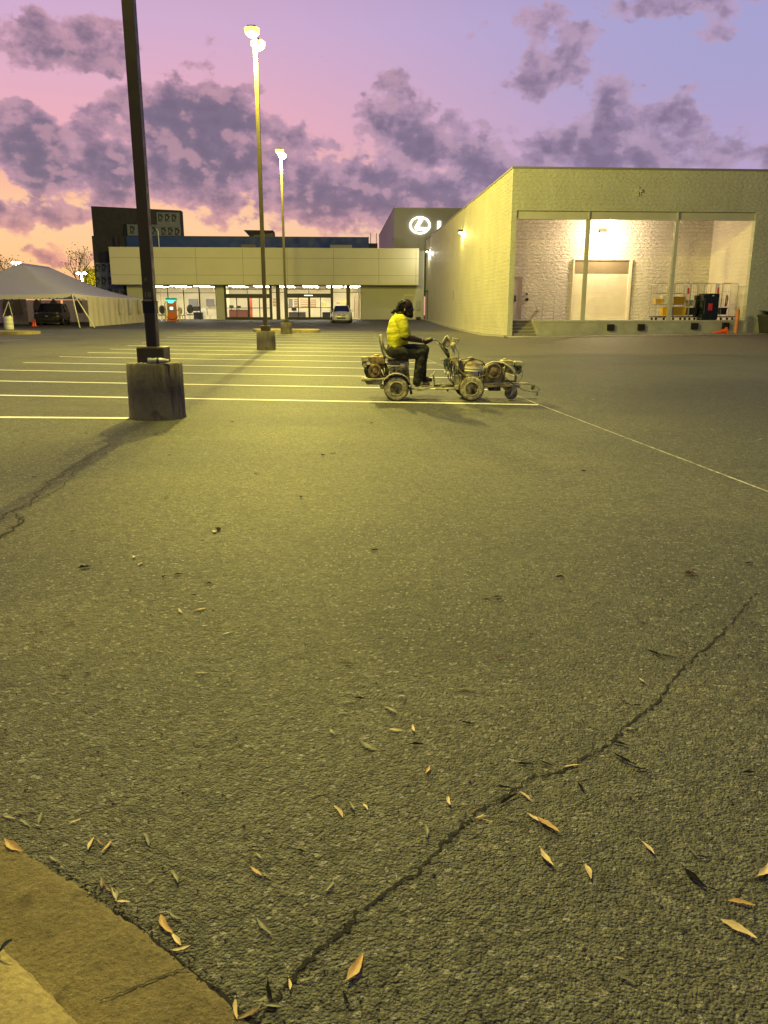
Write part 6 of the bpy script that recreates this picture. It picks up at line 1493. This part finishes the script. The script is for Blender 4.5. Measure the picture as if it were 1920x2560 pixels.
# ================================================================ leaves
def leaves():
    L = []
    def A(sx, ox, oy, rows):
        for (x, y, ang, ln, k) in rows: L.append((ox+x/sx, oy+y/sx, ang, ln/sx, k))
    A(1.481, 800, 1600, [(280,338,5,55,'g'),(347,332,80,25,'g'),(398,486,-60,35,'o'),(478,602,85,32,'g'),(68,643,45,50,'g'),(167,625,50,25,'g'),(592,660,-20,35,'g'),(617,677,15,35,'o'),(570,634,-15,35,'b'),(932,472,-10,60,'g'),(830,503,0,18,'b'),(758,584,40,42,'g'),(788,664,42,45,'g'),(843,690,40,90,'o'),(840,813,65,62,'g'),(990,865,88,48,'g'),(1212,776,65,45,'g'),(1640,858,-30,85,'g'),(1560,983,15,75,'o'),(1548,1080,35,100,'g'),(128,1222,-60,95,'o'),(1105,1188,10,28,'p'),(1145,334,5,35,'p'),(118,622,60,38,'y'),(392,715,85,45,'y'),(35,920,-55,50,'y'),
        (105,92,5,40,'k'),(150,222,10,50,'k'),(100,235,0,60,'y'),(78,273,5,35,'y'),(305,213,5,35,'p'),(262,264,30,55,'y'),(180,398,25,70,'y'),(48,345,45,35,'y'),(360,393,0,50,'k'),(545,190,3,75,'y'),(545,310,5,50,'k'),(668,72,-10,50,'b'),(1240,55,35,50,'k'),(1285,55,15,75,'y'),(1193,155,60,18,'p'),(1130,228,40,30,'y'),(1173,248,0,28,'k'),(635,468,5,40,'k'),(760,463,3,60,'k'),(835,462,20,45,'k'),(680,552,5,60,'k'),(700,595,-25,80,'k'),(710,665,8,60,'y'),(1110,390,15,50,'k'),(1128,448,30,70,'k'),(1187,484,5,50,'k'),(1255,410,40,30,'y'),(1530,585,-10,30,'y'),(1585,495,0,45,'k'),(1390,890,60,90,'k'),(1425,813,10,22,'k'),(1455,930,20,18,'k'),(1375,790,70,30,'y'),(100,1340,60,45,'k'),(965,550,70,14,'k'),(1130,1260,30,60,'y')])
    A(2.074, 0, 2000, [(75,250,20,125,'o'),(48,103,8,60,'p'),(110,75,-5,85,'y'),(212,105,70,55,'y'),(130,130,20,70,'y'),(200,142,10,55,'y'),(395,118,-20,48,'g'),(475,237,85,50,'g'),(525,228,25,60,'b'),(553,250,-70,50,'o'),(530,440,60,60,'b'),(590,500,45,70,'p'),(575,475,20,60,'b'),(640,540,5,70,'g'),(865,655,40,110,'o'),(915,735,40,80,'g'),(940,780,-10,80,'g'),(905,410,45,80,'y'),(785,425,-50,50,'y'),(760,215,45,70,'y'),(325,50,0,50,'y'),(1330,380,30,80,'o'),(1385,400,20,50,'y'),(1340,300,40,50,'y'),(1370,665,40,110,'y'),(915,612,25,80,'y'),(1225,1115,70,75,'g'),(1500,970,75,42,'g'),(1290,1120,-30,110,'b'),(1400,1000,65,80,'k'),(1640,295,15,60,'y'),(1560,275,20,50,'k'),(1590,935,-10,80,'y'),(1420,1080,5,90,'y'),(285,320,20,80,'y')])
    A(1.728, 0, 800, [(83,442,0,15,'p'),(370,492,0,22,'y'),(585,487,0,15,'p'),(672,498,0,18,'k'),(100,533,0,12,'k'),(455,578,0,14,'k'),(733,587,0,17,'k'),(150,683,0,22,'k'),(1003,443,0,16,'k'),(1605,448,0,22,'k'),(1276,465,0,9,'p'),(1397,587,10,22,'k'),(1440,580,0,24,'k'),(1107,667,0,24,'k'),(316,755,0,16,'k'),(267,740,0,15,'p'),(715,768,-10,25,'y'),(1302,770,30,14,'k'),(312,917,0,20,'k'),(945,908,30,30,'k'),(925,918,40,20,'p'),(383,1037,0,20,'p'),(578,1028,40,20,'p'),(608,1057,-50,18,'p'),(367,1073,-10,45,'k'),(710,1113,-20,20,'k'),(770,1103,-5,35,'k'),(905,1143,0,30,'k'),(740,1163,-5,25,'y'),(838,1193,0,20,'k'),(873,1222,0,40,'p'),(862,1255,-20,45,'o'),(778,1262,35,28,'p'),(885,1327,-15,25,'p'),(985,1357,-10,45,'p'),(1008,1280,0,18,'p'),(303,1313,-5,55,'k'),(280,1545,0,45,'k'),(380,1532,10,35,'k'),(870,1530,0,60,'y'),(1508,1490,-5,60,'k'),(1195,1242,0,30,'y'),(1620,998,0,35,'k'),(874,958,0,10,'k'),(860,545,0,10,'k'),(805,563,0,12,'k'),(495,670,0,12,'k'),(200,700,0,12,'k'),(1165,612,0,12,'p'),(98,1330,0,16,'k')])
    A(1., 0, 0, [(1400,1445,0,22,'k'),(1728,1437,0,45,'b'),(1530,1250,0,6,'p'),(1873,1410,0,18,'k'),(1605,1560,30,12,'k'),(1120,1570,0,14,'k'),(1245,1495,0,26,'k'),(1215,1495,0,30,'y'),(1560,1185,0,6,'p'),(1210,1155,0,10,'p'),(1460,1180,0,16,'k'),(1325,1583,5,28,'b'),(1100,1470,0,12,'k'),(1870,1935,0,14,'k'),(1665,1300,0,8,'p'),(1780,1075,0,8,'p'),(1900,1100,0,10,'p'),(1483,1000,0,8,'p'),(1190,1018,0,9,'p'),(985,1025,0,9,'p')])
    NM = {'g': ('leaf_gold', 'golden'), 'o': ('leaf_orange', 'orange brown'), 'b': ('leaf_brown', 'dark reddish brown'), 'y': ('leaf_grey', 'dull grey green'), 'k': ('leaf_black', 'blackish shrivelled'), 'p': ('leaf_pale', 'pale')}
    rnd = random.Random(17)
    zones = {}
    for (px, py, ang, ln, k) in L:
        p = G(px, py); d = (p-Vector((0, 0, H))).length
        wlen = max(.022, ln*d/F*(1.0+.5*abs(cos(radians(ang))*0)))
        # image angle -> ground heading: foreshortening along the view direction
        fs = max(.12, H/d); vx = cos(radians(ang)); vy = -sin(radians(ang))/fs; sc = min(2.2, sqrt(vx*vx+vy*vy)); a = atan2(vy, vx)
        Ln = min(.075, wlen*sc); w = Ln*(rnd.uniform(.09, .135) if k != 'k' else rnd.uniform(.09, .15))*(1 if py > 1500 else 1.8)
        on_gutter = (Vector((p.x, p.y))-GUT[0]).length < GUT[1]+.01
        z = (GUT[3]+.013 if on_gutter else p.z+.004)
        nm, word = NM[k]
        if on_gutter: zone = 'on the concrete gutter edge'
        elif py > 2250: zone = 'on the near asphalt in the lower '+('left' if px < 900 else 'right')
        elif px > 1050 and 1840 < py < 2200: zone = 'near the long pavement crack'
        elif py > 1600: zone = 'on the asphalt in the '+('left' if px < 640 else 'middle' if px < 1280 else 'right')+' foreground'
        elif py > 1250: zone = 'on the open asphalt beyond the foreground, '+('left' if px < 640 else 'centre or right')
        else: zone = 'on the asphalt between the striping machine and the foreground'
        size = 'large' if Ln > .06 else 'small'
        o = empty  # leaf is one mesh
        m = MB(); n = 9; rows = []; curl = rnd.uniform(.0, .09) if py > 1250 else rnd.uniform(.3, .6); tw = rnd.uniform(-.5, .5); bend = rnd.uniform(-.09, .09)
        for i in range(n):
            u = i/(n-1); ww = w*(sin(pi*min(1, u*.98+.01))**.85)*(1+.18*sin(u*9+Ln*900))*(1-.2*u); x = (u-.5)*Ln; yb = bend*Ln*sin(pi*u); zz = curl*Ln*(u-.45)**2*1.6+.002
            rows.append([(x, yb+ww*s_, zz+abs(s_)*ww*rnd.uniform(.1, .45)*(1 if py > 1500 else 1.6)+s_*ww*tw*(u-.5)) for s_ in (-1, -.5, 0, .5, 1)])
        m.grid(rows); m.tube([(-Ln*.5, 0, .004), (-Ln*.62, -bend*Ln*.3, .003)], .0009, 4)
        ob = m.build('fallen_leaf', nm, None, smooth=True); ob.location = (p.x, p.y, z); ob.rotation_euler = (rnd.uniform(-.15, .15), rnd.uniform(-.1, .1), a)
        lab = f'{size} {word} fallen leaf {zone}'
        tag(ob, lab, 'leaf', f'{word} leaves {zone}')
leaves()
def blade():
    p = G(2, 2512); z = GUT[3]+.135; t = empty('weed', (p.x+.02, p.y-.02, z), 0, 'green weed leaf poking over the kerb at the bottom left corner', 'weed')
    for i, (dx, dy, h) in enumerate(((.020, .014, .02), (-.03, .03, .02), (-.01, -.03, .025))):
        m = MB(); pts = [Vector((dx*u, dy*u, h*(u-.5*u*u)*1.6)) for u in (0, .25, .5, .75, 1)]; w = Vector((-dy, dx, 0)).normalized()*.006
        m.grid([[q-w*sin(pi*(k+.5)/5) for k, q in enumerate(pts)], [q+Vector((0, 0, -.002)) for q in pts], [q+w*sin(pi*(k+.5)/5) for k, q in enumerate(pts)]]); m.build('leaf', 'leaf_green', t, smooth=True)
    MB().tube([(0, 0, -.02), (0, 0, .01)], .003, 5).build('stem', 'leaf_green', t)
blade()
